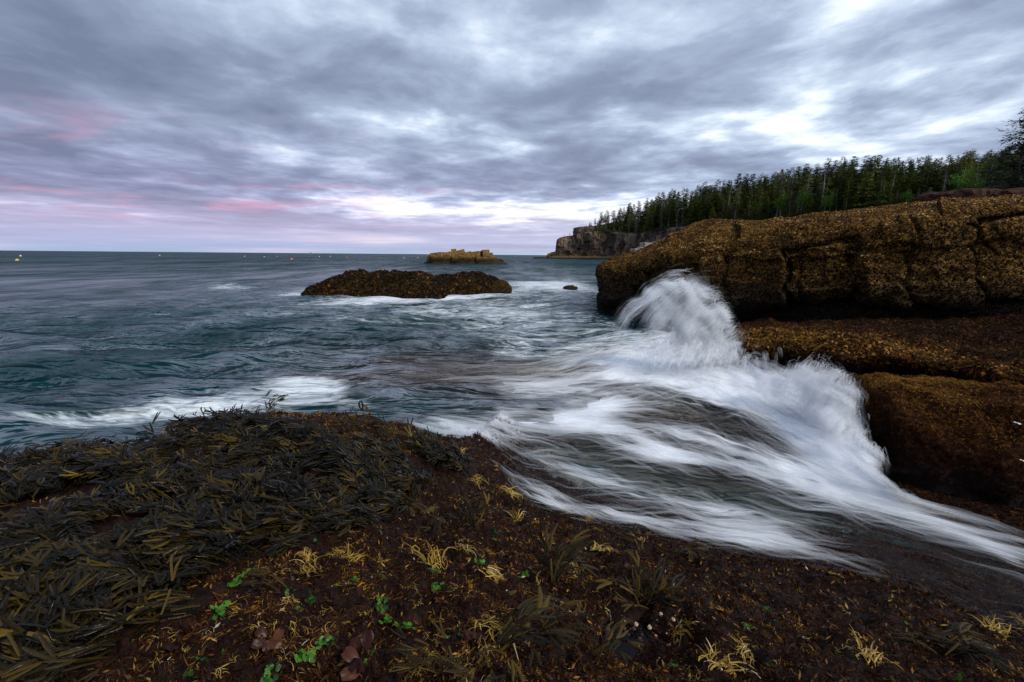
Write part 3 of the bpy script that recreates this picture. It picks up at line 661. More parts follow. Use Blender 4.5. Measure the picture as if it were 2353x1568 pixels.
for k, (px, py, Y, sz, rz, lab) in enumerate((
        (2146, 454, 52, (2.6, 2, 1.0), 0.1, "leftmost low pink boulder on top of the golden ledge"), (2190, 452, 50, (2.4, 2, 1.0), -0.2, "second pink boulder from the left behind the golden ledge"),
        (2226, 450, 47, (1.9, 2, 1.3), 0.2, "pointed pink boulder below the tall spruce's left branches"), (2262, 449, 48, (1.9, 2, 1.2), 0.3, "slanted pink boulder right of the pointed one"),
        (2330, 450, 46, (2.6, 2, 1.2), 0.0, "dark pink boulder at the foot of the tall spruces"))):
    o = rock_lump("boulder", sz, 40 + k, mp, None, tuple(at_y(px, py, Y)), rz, (0.08, -0.1), 2, 0.35, 0.35)
    tag(o, lab, "boulder", "pink boulders behind the golden ledge")
# ================================================================== SURF IN THE GULLY
GUIDES = [  # (px, py, z) along the flow, from the open water to the run-off at the right
    [(960, 800, 0.02), (1100, 822, 0.06), (1280, 808, 0.05), (1420, 760, 0.06), (1540, 738, 0.2), (1640, 765, 0.4), (1740, 822, 0.55), (1850, 838, 0.58), (1970, 884, 0.55)],
    [(850, 850, 0.02), (1020, 862, 0.06), (1220, 862, 0.06), (1400, 845, 0.08), (1540, 840, 0.15), (1660, 870, 0.24), (1780, 910, 0.32), (1900, 970, 0.42), (2010, 1040, 0.45)],
    [(760, 885, 0.02), (960, 900, 0.05), (1180, 915, 0.08), (1370, 920, 0.10), (1520, 925, 0.14), (1660, 955, 0.20), (1800, 1010, 0.26), (1950, 1085, 0.36), (2080, 1145, 0.40)],
    [(720, 905, 0.02), (930, 935, 0.05), (1130, 955, 0.10), (1330, 970, 0.14), (1500, 985, 0.17), (1650, 1025, 0.21), (1810, 1090, 0.25), (2000, 1150, 0.28), (2400, 1250, 0.26)],
    [(740, 925, 0.02), (940, 965, 0.06), (1120, 990, 0.14), (1300, 1015, 0.20), (1470, 1045, 0.22), (1640, 1090, 0.23), (1830, 1150, 0.25), (2040, 1205, 0.26), (2420, 1310, 0.24)],
    [(820, 945, 0.02), (980, 990, 0.10), (1120, 1025, 0.30), (1270, 1075, 0.30), (1440, 1115, 0.27), (1620, 1160, 0.26), (1830, 1205, 0.27), (2060, 1255, 0.28), (2430, 1370, 0.25)],
    [(940, 980, 0.02), (1030, 1010, 0.30), (1130, 1065, 0.47), (1240, 1130, 0.42), (1410, 1180, 0.36), (1600, 1220, 0.33), (1830, 1260, 0.33), (2080, 1315, 0.33), (2440, 1440, 0.33)],
    [(985, 1000, 0.05), (1045, 1020, 0.40), (1140, 1085, 0.49), (1215, 1165, 0.44), (1390, 1222, 0.40), (1590, 1262, 0.355), (1820, 1298, 0.335), (2080, 1355, 0.335), (2440, 1490, 0.36)]]
GA = np.array([[at_z(a, b, c) for a, b, c in r] for r in GUIDES]).transpose(1, 0, 2)      # along, across, xyz
SU, SV = 520, 330
GS = cr_interp(cr_interp(GA, SU, 0), SV, 1)
su = np.linspace(0, 1, SU)[:, None] + np.zeros((SU, SV)); svv = np.linspace(0, 1, SV)[None, :] + np.zeros((SU, SV))
ed = sstep(np.minimum(svv, 1 - svv), 0, 0.08)
GS[..., 2] += ed * (fb2(su * 10, svv * 9, 201, 3) * 0.055 + (0.5 - np.abs(gn2(su * 14 + svv * 5, svv * 16, 205))) * 0.035)
GS[..., 2] = np.maximum(GS[..., 2], shore_h(GS[..., 0], GS[..., 1]) * (1 - sstep(svv, .72, .86)) - 2 * sstep(svv, .72, .86) + 0.012 * sstep(su, 0.1, 0.2))
spx, spy = proj(GS)
SURF_F = [(1340, 935, 110, 24, 2, 0.5), (1650, 875, 110, 34, 20, 0.6), (1860, 930, 80, 60, 30, 0.5), (1930, 1030, 90, 50, 42, 0.5), (1540, 1050, 90, 18, 12, 0.5), (1860, 1110, 120, 24, 18, 0.4), (1620, 800, 150, 45, 12, 0.9), (1480, 830, 130, 40, 0, 0.5), (1575, 835, 190, 62, 8, 1.15), (1330, 935, 150, 42, 2, 1.0), (1660, 880, 130, 60, 22, 1.0), (1850, 930, 110, 85, 30, 1.15), (1930, 1020, 130, 75, 42, 1.1), (1990, 1085, 90, 45, 35, 0.9),
          (1530, 1048, 130, 30, 14, 0.85), (1440, 870, 180, 22, -4, 0.7), (1850, 1110, 200, 45, 20, 0.85), (1690, 1195, 190, 38, 14, 0.8), (1330, 1085, 150, 16, 18, 0.8), (2200, 1222, 230, 18, 22, 0.6), (2060, 1165, 120, 26, 25, 0.55),
          (1260, 1150, 75, 14, 28, 0.95), (1450, 1195, 130, 15, 15, 0.85), (1720, 1240, 160, 18, 10, 0.75), (1010, 985, 100, 18, 15, 0.9), (1060, 935, 210, 22, 4, 0.45), (1180, 890, 170, 16, 0, 0.6),
          (850, 905, 140, 14, 8, 0.6), (1130, 1000, 150, 20, 14, 0.75), (1200, 970, 220, 26, 6, 0.6), (1400, 985, 160, 16, 6, 0.55), (2330, 1285, 140, 22, 26, 0.5), (1620, 1010, 160, 20, 18, 0.55), (1240, 830, 200, 24, 0, 0.3),
          (1500, 960, 90, 18, 4, -0.5), (1600, 1085, 110, 16, 15, -0.45), (1640, 955, 70, 22, 20, -0.4), (1740, 1010, 60, 20, 25, -0.3), (1250, 1040, 110, 14, 14, -0.6), (1420, 1085, 70, 14, 10, -0.4),
          (2100, 1290, 220, 26, 20, -0.5), (1960, 1250, 120, 24, 14, -0.35)]
sfoam = np.clip(gaus(spx, spy, SURF_F) * 0.98 - 0.05, -0.4, 1.15)
sfoam *= sstep(np.minimum(np.minimum(su * 7, (1.02 - su) * 14), np.minimum(svv * 9, 3)), 0, 1)
sfoam = sfoam - 0.7 * (1 - sstep(svv, 0.0, 0.05)) - 0.8 * (1 - sstep(su, 0.0, 0.10))
# arc lengths for the flow-aligned pattern
seg = np.linalg.norm(np.diff(GS[:, SV // 2], axis=0), axis=1); ul = np.r_[0, np.cumsum(seg)][:, None] + np.zeros((SU, SV))
vl = svv * 4.2
m, t = new_mat("surf_water"); M_SURF = m
uv = t.node('ShaderNodeUVMap'); uv.uv_map = 'UVMap'; uvv = uv.outputs[0]; fo = t.attr('foam'); ed_ = t.attr('sheet')
wv = t.vm('ADD', uvv, t.vm('MULTIPLY', t.vm('SUBTRACT', t.noise(t.scale(uvv, (0.55, 0.8, 1)), 1.0, 3, col=True), (0.5, 0.5, 0.5)), (0.9, 0.75, 0)))
a = t.noise(t.scale(wv, (0.55, 3.6, 1)), 1.0, 6, 0.62, 0.25)
b = t.noise(t.scale(wv, (0.8, 9.0, 1)), 1.0, 5, 0.62, 0.3)
c = t.noise(t.scale(wv, (1.6, 34.0, 1)), 1.0, 4, 0.6, 0.2)
nz = t.m('ADD', t.m('ADD', t.m('MULTIPLY', a, 0.36), t.m('MULTIPLY', b, 0.36)), t.m('MULTIPLY', c, 0.28))
al = t.ss(t.m('ADD', fo, t.m('MULTIPLY', t.m('SUBTRACT', nz, 0.5), 4.2)), 0.32, 1.22)
wisp = t.m('MULTIPLY', t.ss(t.m('ADD', t.m('MULTIPLY', b, 0.55), t.m('MULTIPLY', c, 0.45)), 0.53, 0.72), t.m('MULTIPLY', t.ss(fo, -0.3, 0.35), 0.40))
al = t.m('MAXIMUM', al, wisp)
nrm = t.bump(nz, 0.10, 0.8)
foamsh = t.bsdf((0.93, 0.95, 0.965), 0.95, 0.05, nrm)
gl = t.node('ShaderNodeBsdfGlossy'); gl.inputs['Roughness'].default_value = 0.32; t.put(gl.inputs['Normal'], nrm); gl.inputs['Color'].default_value = (1, 1, 1, 1)
tr = t.node('ShaderNodeBsdfTransparent'); tr.inputs['Color'].default_value = (0.86, 0.80, 0.70, 1)
fr = t.node('ShaderNodeFresnel'); fr.inputs['IOR'].default_value = 1.33; t.put(fr.inputs['Normal'], nrm)
clr = t.node('ShaderNodeBsdfTransparent')
w1 = t.node('ShaderNodeMixShader'); t.put(w1.inputs[0], t.m('MULTIPLY', fr.outputs[0], 0.24)); t.l.new(tr.outputs[0], w1.inputs[1]); t.l.new(gl.outputs[0], w1.inputs[2])
w2 = t.node('ShaderNodeMixShader'); t.put(w2.inputs[0], ed_); t.l.new(clr.outputs[0], w2.inputs[1]); t.l.new(w1.outputs[0], w2.inputs[2])
w3 = t.node('ShaderNodeMixShader'); t.put(w3.inputs[0], al); t.l.new(w2.outputs[0], w3.inputs[1]); t.l.new(foamsh, w3.inputs[2])
t.out(w3.outputs[0])
sheet = sstep(np.minimum(np.minimum(su * 6, (1.0 - su) * 20), np.minimum(svv * 8, (1 - svv) * 40)), 0, 1)
surf = link("surf", mk_mesh("surf", GS, grid_faces(SU, SV, True), attrs={'foam': sfoam.ravel(), 'sheet': sheet.ravel()}, uv=np.stack([ul, vl], -1)), M_SURF)
tag(surf, "white streaming surf washing through the gully over the weedy rock", kind='stuff')

# ------------------------------------------------------------------ spray
def hair(name, paths, radii, alph, mat):
    """paths (n,k,3); radii (n,k); alph (n,k)"""
    n, k = paths.shape[:2]; hc_ = bpy.data.hair_curves.new(name); hc_.add_curves([k] * n)
    hc_.attributes['position'].data.foreach_set('vector', np.ascontiguousarray(paths, np.float32).ravel())
    (hc_.attributes.get('radius') or hc_.attributes.new('radius', 'FLOAT', 'POINT')).data.foreach_set('value', np.ascontiguousarray(radii, np.float32).ravel())
    hc_.attributes.new('alpha', 'FLOAT', 'POINT').data.foreach_set('value', np.ascontiguousarray(alph, np.float32).ravel())
    return link(name, hc_, mat)
m, t = new_mat("spray"); M_SPRAY = m
df = t.node('ShaderNodeBsdfDiffuse'); df.inputs[0].default_value = (0.95, 0.965, 0.98, 1)
tl = t.node('ShaderNodeBsdfTranslucent'); tl.inputs[0].default_value = (0.95, 0.965, 0.98, 1)
mm_ = t.node('ShaderNodeMixShader'); mm_.inputs[0].default_value = 0.5; t.l.new(df.outputs[0], mm_.inputs[1]); t.l.new(tl.outputs[0], mm_.inputs[2])
tp = t.node('ShaderNodeBsdfTransparent'); mo = t.node('ShaderNodeMixShader'); t.put(mo.inputs[0], t.attr('alpha')); t.l.new(tp.outputs[0], mo.inputs[1]); t.l.new(mm_.outputs[0], mo.inputs[2]); t.out(mo.outputs[0])
GRAV = 9.8
def fountain(n, base_a, base_b, apex, vx, vy, t0, t1, spread, r0, a0, seed, k=14, bias=0.5, wig=0.035, nv=0.30):
    """droplet tracks thrown up from a line on the water (base_a..base_b) to about apex metres"""
    g_ = np.random.default_rng(seed)
    f = g_.beta(2.2 * bias + 0.6, 2.2 * (1 - bias) + 0.6, n)
    P = base_a * (1 - f)[:, None] + base_b * f[:, None] + g_.normal(0, spread, (n, 3)) * np.array([1, 1, 0.3])
    h = np.interp(f, [0, 0.25, 0.5, 0.75, 1], apex) * (1 - np.abs(g_.normal(0, 0.30, n))).clip(0.12, 1.08)
    vz = np.sqrt(2 * GRAV * np.maximum(h, 0.02))
    V = np.stack([np.interp(f, [0, 0.5, 1], vx) + g_.normal(0, nv, n), np.interp(f, [0, 0.5, 1], vy) + g_.normal(0, 0.35, n), vz], -1)
    T = 2 * vz / GRAV; s0 = g_.uniform(t0[0], t0[1], n); s1 = s0 + g_.uniform(t1[0], t1[1], n)
    q = np.linspace(0, 1, k)[None, :]; tt = (s0[:, None] + (s1 - s0)[:, None] * q) * T[:, None]
    X = P[:, None] + V[:, None] * tt[..., None]; X[..., 2] -= 0.5 * GRAV * tt ** 2
    X += (np.stack([fb2(X[..., 0] * 2.2, X[..., 2] * 2.2, 301, 2), fb2(X[..., 0] * 2.2, X[..., 2] * 2.2, 305, 2), 0 * tt], -1)) * wig
    wv_ = np.sin(np.pi * q) ** 0.7; rad_ = r0 * g_.uniform(0.4, 1.6, (n, 1)) * (0.35 + 0.65 * wv_)
    return X, rad_, a0 * g_.uniform(0.35, 1.5, (n, 1)) * wv_
bA, bB = at_z(1470, 805, 0.15), at_z(1715, 850, 0.30)
bA[1] = 10.6; bB[1] = 9.6
bA = at_y(1480, 800, 10.6); bB = at_y(1712, 852, 9.7)
def jets(n, nj, A_, B_, prof, vxp, vy, t0, t1, sp, r0, a0, seed, k=14, cur=.03):
    """spray thrown up as ragged separate jets along the line A_..B_"""
    g_ = np.random.default_rng(seed); fj = g_.beta(1.9, 1.25, nj); hj = np.interp(fj, prof[0], prof[1]) * g_.uniform(.72, 1.10, nj); vj = np.interp(fj, vxp[0], vxp[1]) + g_.normal(0, .22, nj); wj = g_.gamma(1.1, 1, nj)
    j = g_.choice(nj, n, p=wj / wj.sum()); f = np.clip(fj[j] + g_.normal(0, .035, n), 0, 1); P = A_ + (B_ - A_) * f[:, None] + g_.normal(0, sp, (n, 3)) * (1, 1.5, .3)
    h = np.maximum(hj[j] * (1 - np.abs(g_.normal(0, .26, n))), .08); vz = np.sqrt(2 * GRAV * h); V = np.stack([vj[j] + g_.normal(0, .17, n), vy + g_.normal(0, .3, n), vz], -1)
    T = 2 * vz / GRAV; s0 = g_.uniform(t0[0], t0[1], n); s1 = s0 + g_.uniform(t1[0], t1[1], n); q = np.linspace(0, 1, k)[None]; tt = (s0[:, None] + (s1 - s0)[:, None] * q) * T[:, None]
    X = P[:, None] + V[:, None] * tt[..., None]; X[..., 2] -= .5 * GRAV * tt ** 2; X[..., 0] += fb2(X[..., 0] * 2.2, X[..., 2] * 2.2, 301, 2) * cur
    wv_ = np.sin(np.pi * q) ** .9; return X, r0 * g_.uniform(.4, 1.6, (n, 1)) * (.3 + .7 * wv_), a0 * g_.uniform(.3, 1.6, (n, 1)) * wv_
def sheet_fall(n, ridge, vx, vz, T, r0, a0, seed, k=14, jit=.05, nj=40, ends=(.0, 1.), vy=-.35, vs=(.55, 1.25)):
    """water thrown over a crest line (ridge) and drawn out down its seaward side in ragged strips"""
    g_ = np.random.default_rng(seed); R_ = cr_interp(np.array(ridge), 200, 0)
    fj = g_.uniform(ends[0], ends[1], nj); vj = g_.uniform(vs[0], vs[1], nj); zj = g_.normal(0, .25, nj); wj = g_.gamma(.75, 1, nj) + .06; oj = g_.normal(0, .085, nj) * jit / .05; Tj = g_.uniform(.7, 1.15, nj)
    j = g_.choice(nj, n, p=wj / wj.sum()); f = np.clip(fj[j] + g_.normal(0, .020, n), ends[0], ends[1]); P = R_[(f * 199).astype(int)] + g_.normal(0, jit, (n, 3)) * (1, 2.5, 1) + oj[j][:, None] * np.array([.4, 0, .9])
    V = np.stack([np.interp(f, np.linspace(0, 1, len(vx)), vx) * vj[j] + g_.normal(0, .12, n), vy + g_.normal(0, .25, n), np.interp(f, np.linspace(0, 1, len(vz)), vz) + zj[j] + g_.normal(0, .10, n)], -1)
    zf = np.maximum(P[:, 2] - .12, .02); tf = (V[:, 2] + np.sqrt(np.maximum(V[:, 2] ** 2 + 2 * GRAV * zf, .01))) / GRAV
    s0 = g_.uniform(0, .5, n) ** 1.6 * .6; s1 = np.minimum(s0 + g_.uniform(.35, .75, n) * Tj[j] * T, 1.0); q = np.linspace(0, 1, k)[None]; u = s0[:, None] + (s1 - s0)[:, None] * q; tt = u * tf[:, None]
    X = P[:, None] + V[:, None] * tt[..., None]; X[..., 2] -= .5 * GRAV * tt ** 2; tb = fb2(X[..., 0] * 2.1, X[..., 2] * 2.1, 301, 3); X[..., 0] += tb * .13; X[..., 2] += fb2(X[..., 0] * 2.3 + 5, X[..., 2] * 2.3, 307, 3) * .11
    al = sstep(q, 0, .15) * (1 - sstep(q, .55, 1.0)) * (.35 + .65 * (1 - u)) * (.22 + 1.15 * sstep(fb2(X[..., 0] * 5.0 + X[..., 2] * 2.5, X[..., 2] * 2.2, 311, 3), -.28, .38)); return X, r0 * g_.uniform(.4, 1.6, (n, 1)) * (.45 + .55 * np.sin(np.pi * q)) * (1 + .8 * u), a0 * g_.uniform(.3, 1.6, (n, 1)) * al
RG = [at_y(1575, 645, 10.1), at_y(1612, 655, 10.0), at_y(1652, 690, 9.9), at_y(1688, 755, 9.8), at_y(1708, 810, 9.75), at_y(1722, 860, 9.7)]
RV = [at_y(1560, 668, 10.1), at_y(1600, 690, 10.0), at_y(1635, 735, 9.9), at_y(1660, 790, 9.8), at_y(1680, 830, 9.75), at_y(1700, 865, 9.7)]
f1 = sheet_fall(6500, RG, [-1.7, -1.6, -1.5, -1.8, -2.2], [.6, .5, .5, .6, .7], 1.25, .0060, .23, 1, nj=60, vs=(.10, 1.8))
f2 = sheet_fall(1500, RV, [-1.2, -1.3, -1.5, -1.9, -2.3], [.2, .2, .3, .5, .6], 1.3, .042, .17, 2, nj=60, vs=(.05, 1.8))
f6 = sheet_fall(1500, RG, [-2.9, -2.6, -2.2, -1.8], [.8, .7, .6, .5],    .9, .0042, .26, 6, ends=(0, .5), jit=.06, vs=(.4, 1.2))
f8 = sheet_fall(900, RG, [.12, .25, .35, .3, .2], [1.0, .8, .7, .7, .5], .6, .0030, .16, 8, jit=.04, vy=-.2)
f3 = jets(1700, 50, bA + (-.7, -.4, -.05), bB + (.05, -.4, 0), ([0, .4, .7, 1], [.12, .38, .70, .45]), ([0, .5, 1], [-1.6, -.9, -.05]), -.9, (0, .6), (.25, .45), .25, .026, .17, 3)
cA, cB = at_y(1760, 905, 7.6), at_y(2000, 1060, 5.6)
RG2 = [at_y(1815, 848, 7.2), at_y(1880, 836, 6.8), at_y(1938, 862, 6.3), at_y(1952, 940, 5.7), at_y(1962, 1005, 5.25), at_y(1985, 1060, 4.85)]
RV2 = [at_y(1795, 868, 7.1), at_y(1865, 862, 6.7), at_y(1912, 895, 6.2), at_y(1928, 960, 5.6), at_y(1942, 1020, 5.15), at_y(1970, 1078, 4.85)]
f4 = sheet_fall(6000, RG2, [-1.0, -1.0, -1.1, -1.1, -1.0], [.5, .4, .3, .3, .3], 1.0, .0042, .20, 4, jit=.03, vy=-.7, vs=(.15, 1.6), nj=50)
f7 = sheet_fall(1300, RV2, [-1.0, -1.0, -1.1, -1.1, -1.0], [.3, .3, .3, .3, .3], 1.2, .036, .18, 7, jit=.035, vy=-.7, nj=36, vs=(.15, 1.6))
f5 = sheet_fall(500, RG2, [.0, .2, .2, .1, .0], [.9, .8, .6, .4, .3], .6, .0022, .12, 5, jit=.03, vy=-.3)
def cat5(L): return [np.concatenate([x[i] for x in L]) for i in range(3)]
o = hair("wave_spray", *cat5([f1, f2, f6, f8, f3]), M_SPRAY); tag(o, "tall white plume of spray bursting up against the golden ledge", kind='stuff')
o = hair("wave_spray", *cat5([f4, f7, f5]), M_SPRAY); tag(o, "lower burst of white spray breaking on the corner of the mossy block", kind='stuff')
# silk strands drawn along the flow
g_ = np.random.default_rng(77); nS = 3800; k = 16
ui = g_.random(nS * 5); vi = g_.random(nS * 5); ii = (ui * (SU - 1)).astype(int); jj = (vi * (SV - 1)).astype(int)
pr = np.clip(sfoam[ii, jj] + 0.05, 0.0, 1) * (svv[ii, jj] < 0.97); keep = g_.random(len(ui)) < pr; ui, vi = ui[keep][:nS], vi[keep][:nS]; nS = len(ui)
ln = g_.uniform(0.05, 0.16, nS); q = np.linspace(-0.5, 0.5, k)[None, :]
uu = np.clip(ui[:, None] + ln[:, None] * q, 0, 0.999); vv_ = np.clip(vi[:, None] + 0.02 * gn2(uu * 16, vi[:, None] * 30 + 0 * uu, 401) + (g_.normal(0, 0.02, nS)[:, None]) * q * 2, 0.02, 0.97)
def samp(Gr, u, v):
    x = u * (SU - 1); y = v * (SV - 1); i = np.minimum(x.astype(int), SU - 2); j = np.minimum(y.astype(int), SV - 2); fx = (x - i)[..., None]; fy = (y - j)[..., None]
    return (Gr[i, j] * (1 - fx) + Gr[i + 1, j] * fx) * (1 - fy) + (Gr[i, j + 1] * (1 - fx) + Gr[i + 1, j + 1] * fx) * fy
Pp = samp(GS, uu, vv_); wv_ = np.sin(np.pi * (q + 0.5)) ** 0.8
dist_ = np.linalg.norm(Pp - CP, axis=-1)
Pp[..., 2] += 0.012 + 0.05 * g_.random((nS, 1)) * wv_
o = hair("foam_streaks", Pp, (0.0012 + 0.0016 * g_.random((nS, 1))) * dist_ * (0.3 + 0.7 * wv_), 0.16 * g_.uniform(0.3, 1.6, (nS, 1)) * wv_, M_SPRAY); tag(o, "fine silky white streaks drawn out along the surf", kind='stuff')
# ================================================================== SPRUCE WOOD
def lathe(prof, n=8):
    a = np.linspace(0, 2 * math.pi, n, endpoint=False); V = np.array([[r * math.cos(b), r * math.sin(b), z] for r, z in prof for b in a]); k = len(prof)
    F = [[i * n + j, i * n + (j + 1) % n, (i + 1) * n + (j + 1) % n, (i + 1) * n + j] for i in range(k - 1) for j in range(n)]
    return V, np.array(F)
KITE = np.array([[0, 0, 0], [0.45, 0.28, -0.03], [1, 0, -0.10], [0.45, -0.28, -0.03]]); SPRIG = np.array([[0, 0, 0], [0.35, 0.15, -0.02], [1, 0, -0.14], [0.35, -0.15, -0.02]]); KF = np.array([[0, 1, 2, 3]])
def spruce_crown(seed, zb=0.12, rmax=0.16, levels=30, nb=6, dens=1.0, shape=0.8, sparse=0.0, lean=0.0, kit=1.0):
    g_ = np.random.default_rng(seed); P, D, Sx, Tn = [], [], [], []
    for l in range(levels):
        z = zb + (1 - zb) * (l / levels) ** 0.92
        rl = rmax * (1 - (z - zb) / (1 - zb)) ** shape * g_.uniform(0.6, 1.25) + 0.006
        if sparse and g_.random() < sparse: continue
        for b in range(nb):
            if g_.random() > dens: continue
            an = g_.uniform(0, 2 * math.pi); r = rl * g_.uniform(0.55, 1.2); 
            if lean: r *= 1 + lean * math.cos(an - math.pi)
            droop = g_.uniform(0.1, 0.5) * (1 - z) - 0.1
            dv = np.array([math.cos(an), math.sin(an), 0.0]); ns = max(2, int(3 + 60 * r))
            for s in range(ns):
                f = (s + 0.4) / ns; p = dv * r * f + np.array([0, 0, z + g_.normal(0, 0.006) - droop * r * f * f + 0.12 * r * max(0, f - .7)])
                a2 = an + g_.uniform(-1.0, 1.0); d_ = np.array([math.cos(a2), math.sin(a2), g_.uniform(-0.7, 0.15)])
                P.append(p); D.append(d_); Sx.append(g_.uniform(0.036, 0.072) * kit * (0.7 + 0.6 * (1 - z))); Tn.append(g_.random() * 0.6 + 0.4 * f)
    P, D = np.array(P), unit(np.array(D)); nn = unit(np.stack([g_.normal(0, .45, len(P)), g_.normal(0, .45, len(P)), np.ones(len(P))], -1))
    return scatter(SPRIG, KF, P, frames(nn, D), np.array(Sx) * 1.15, {'tint': np.array(Tn)})
def snags(seed, z0, z1, n, r):
    """dead side branches"""
    g_ = np.random.default_rng(seed); parts = []
    for i in range(n):
        z = g_.uniform(z0, z1); an = g_.uniform(0, 2 * math.pi); L = r * g_.uniform(0.4, 1.1); d_ = np.array([math.cos(an), math.sin(an), g_.uniform(-0.45, 0.15)])
        s_ = np.array([-d_[1], d_[0], 0]) * 0.0035
        u_ = np.array([0, 0, 0.0035]); a_ = np.array([0, 0, z]); e = a_ + d_ * L
        parts.append((np.array([a_ - s_, a_ + s_, e, e]), np.array([[0, 1, 2, 3]]), {})); parts.append((np.array([a_ - u_, a_ + u_, e, e + u_ * .3]), np.array([[0, 1, 2, 3]]), {}))
    V, F, _ = merge(parts); return V, F
def trunk_mesh(name, seed, r, dead=0, z0=0.05, z1=0.6, rb=0.08, bend=0.012):
    V, F = lathe([(r * 1.3, -0.03), (r, 0.05), (r * 0.8, 0.35), (r * 0.5, 0.7), (r * 0.16, 0.985)], 6)
    V[:, 0] += bend * np.sin(V[:, 2] * 5 + seed); V[:, 1] += bend * np.sin(V[:, 2] * 4 + 2 * seed)
    if dead:
        V2, F2 = snags(seed, z0, z1, dead, rb); F = np.concatenate([F, F2 + len(V)]); V = np.concatenate([V, V2])
    return mk_mesh(name, V, F, False)
def mat_leaf(name, pal, rough=0.6, trans=0.25, spec=0.25, rand=0.5):
    m, t = new_mat(name); oi = t.node('ShaderNodeObjectInfo').outputs['Random']
    f = t.m('ADD', t.m('MULTIPLY', t.attr('tint'), 1 - rand), t.m('MULTIPLY', oi, rand)); col = t.ramp(f, pal)
    b = t.bsdf(col, rough, spec); tl = t.node('ShaderNodeBsdfTranslucent'); t.put(tl.inputs[0], col); mx = t.node('ShaderNodeMixShader'); mx.inputs[0].default_value = trans
    t.l.new(b, mx.inputs[1]); t.l.new(tl.outputs[0], mx.inputs[2]); t.out(mx.outputs[0]); return m
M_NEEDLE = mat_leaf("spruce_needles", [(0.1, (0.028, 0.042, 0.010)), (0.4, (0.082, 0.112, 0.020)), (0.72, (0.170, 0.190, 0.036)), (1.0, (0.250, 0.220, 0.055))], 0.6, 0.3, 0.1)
M_LICHEN = mat_leaf("lichen_needles", [(0.1, (0.060, 0.070, 0.030)), (0.5, (0.140, 0.148, 0.070)), (0.9, (0.24, 0.235, 0.13))], 0.6, 0.3, 0.1)
M_LEAF = mat_leaf("broad_leaves", [(0.1, (0.040, 0.10, 0.010)), (0.5, (0.085, 0.20, 0.018)), (0.9, (0.14, 0.28, 0.030))], 0.5, 0.35)
M_DARKN = mat_leaf("dark_needles", [(0.1, (0.006, 0.010, 0.006)), (0.6, (0.016, 0.024, 0.011)), (1.0, (0.034, 0.042, 0.018))])
m, t = new_mat("grey_bark"); o_ = t.obj(); t.out(t.bsdf(t.ramp(t.noise(t.scale(o_, (30, 30, 6)), 1.0, 4), [(0.3, (0.16, 0.14, 0.115)), (0.7, (0.40, 0.36, 0.31))]), 0.9, 0.2)); M_BARK = m
m, t = new_mat("dark_bark"); o_ = t.obj(); t.out(t.bsdf(t.ramp(t.noise(t.scale(o_, (30, 30, 6)), 1.0, 4), [(0.3, (0.022, 0.017, 0.013)), (0.7, (0.06, 0.05, 0.04))]), 0.9, 0.2)); M_DBARK = m

KINDS = {}
def add_kind(kind, crown, trunk, cm, tm):
    cme = mk_mesh("crown", crown[0], crown[1], False, crown[2]); cme.materials.append(cm); trunk.materials.append(tm); KINDS.setdefault(kind, []).append((cme, trunk, crown))
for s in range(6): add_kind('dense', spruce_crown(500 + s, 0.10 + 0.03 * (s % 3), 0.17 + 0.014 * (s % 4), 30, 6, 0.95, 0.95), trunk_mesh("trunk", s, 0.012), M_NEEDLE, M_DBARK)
for s in range(5): add_kind('spire', spruce_crown(520 + s, 0.28, 0.125, 28, 5, 0.85, 0.85, 0.14), trunk_mesh("trunk", 10 + s, 0.012, 26, 0.08, 0.5, 0.09), M_NEEDLE, M_BARK)
for s in range(5): add_kind('lichen', spruce_crown(540 + s, 0.34, 0.10, 22, 5, 0.7, 0.5, 0.25), trunk_mesh("trunk", 20 + s, 0.013, 60, 0.06, 0.8, 0.11), M_LICHEN, M_BARK)
for s in range(2): add_kind('topknot', spruce_crown(550 + s, 0.62, 0.10, 13, 5, 0.8, 0.35, 0.25, kit=1.15), trunk_mesh("trunk", 24 + s, 0.011, 40, 0.2, 0.7, 0.08), M_NEEDLE, M_BARK)
def dead_crown(seed): V, F = snags(seed, 0.3, 0.98, 60, 0.10); return V, F, {'tint': np.full(len(V), .9)}
for s in range(2): add_kind('snag', dead_crown(560 + s), trunk_mesh("trunk", 30 + s, 0.014, 40, 0.1, 0.9, 0.08), M_BARK, M_BARK)
def broad_crown(seed):
    g_ = np.random.default_rng(seed); cl = g_.normal(0, 1, (26, 3)); cl = unit(cl) * g_.uniform(0.1, 0.34, (26, 1)) * np.array([0.9, 0.9, 1.1]) + np.array([0, 0, 0.62])
    P = np.concatenate([c + g_.normal(0, 0.075, (46, 3)) for c in cl]); D = unit(g_.normal(0, 1, P.shape)); nn = unit(g_.normal(0, .7, P.shape) + np.array([0, 0, .7]))
    return scatter(KITE, KF, P, frames(nn, D), g_.uniform(0.035, 0.07, len(P)), {'tint': np.repeat(g_.random(26), 46) * 0.6 + 0.4 * g_.random(len(P))})
for s in range(3): add_kind('broad', broad_crown(570 + s), trunk_mesh("trunk", 40 + s, 0.02, 10, 0.3, 0.6, 0.2), M_LEAF, M_BARK)
def plant_tree(kind, P, h, label, group, name="spruce_tree", wide=1.0, g_=RNG):
    cme, tme, _ = KINDS[kind][int(g_.integers(len(KINDS[kind])))]
    e = empty(name, tuple(P), label, "tree", group); e.scale = (h * wide, h * wide, h); e.rotation_euler = (g_.normal(0, .025), g_.normal(0, .025), g_.uniform(0, 6.28))
    link("crown", cme, None, e); link("trunk", tme, None, e); return e
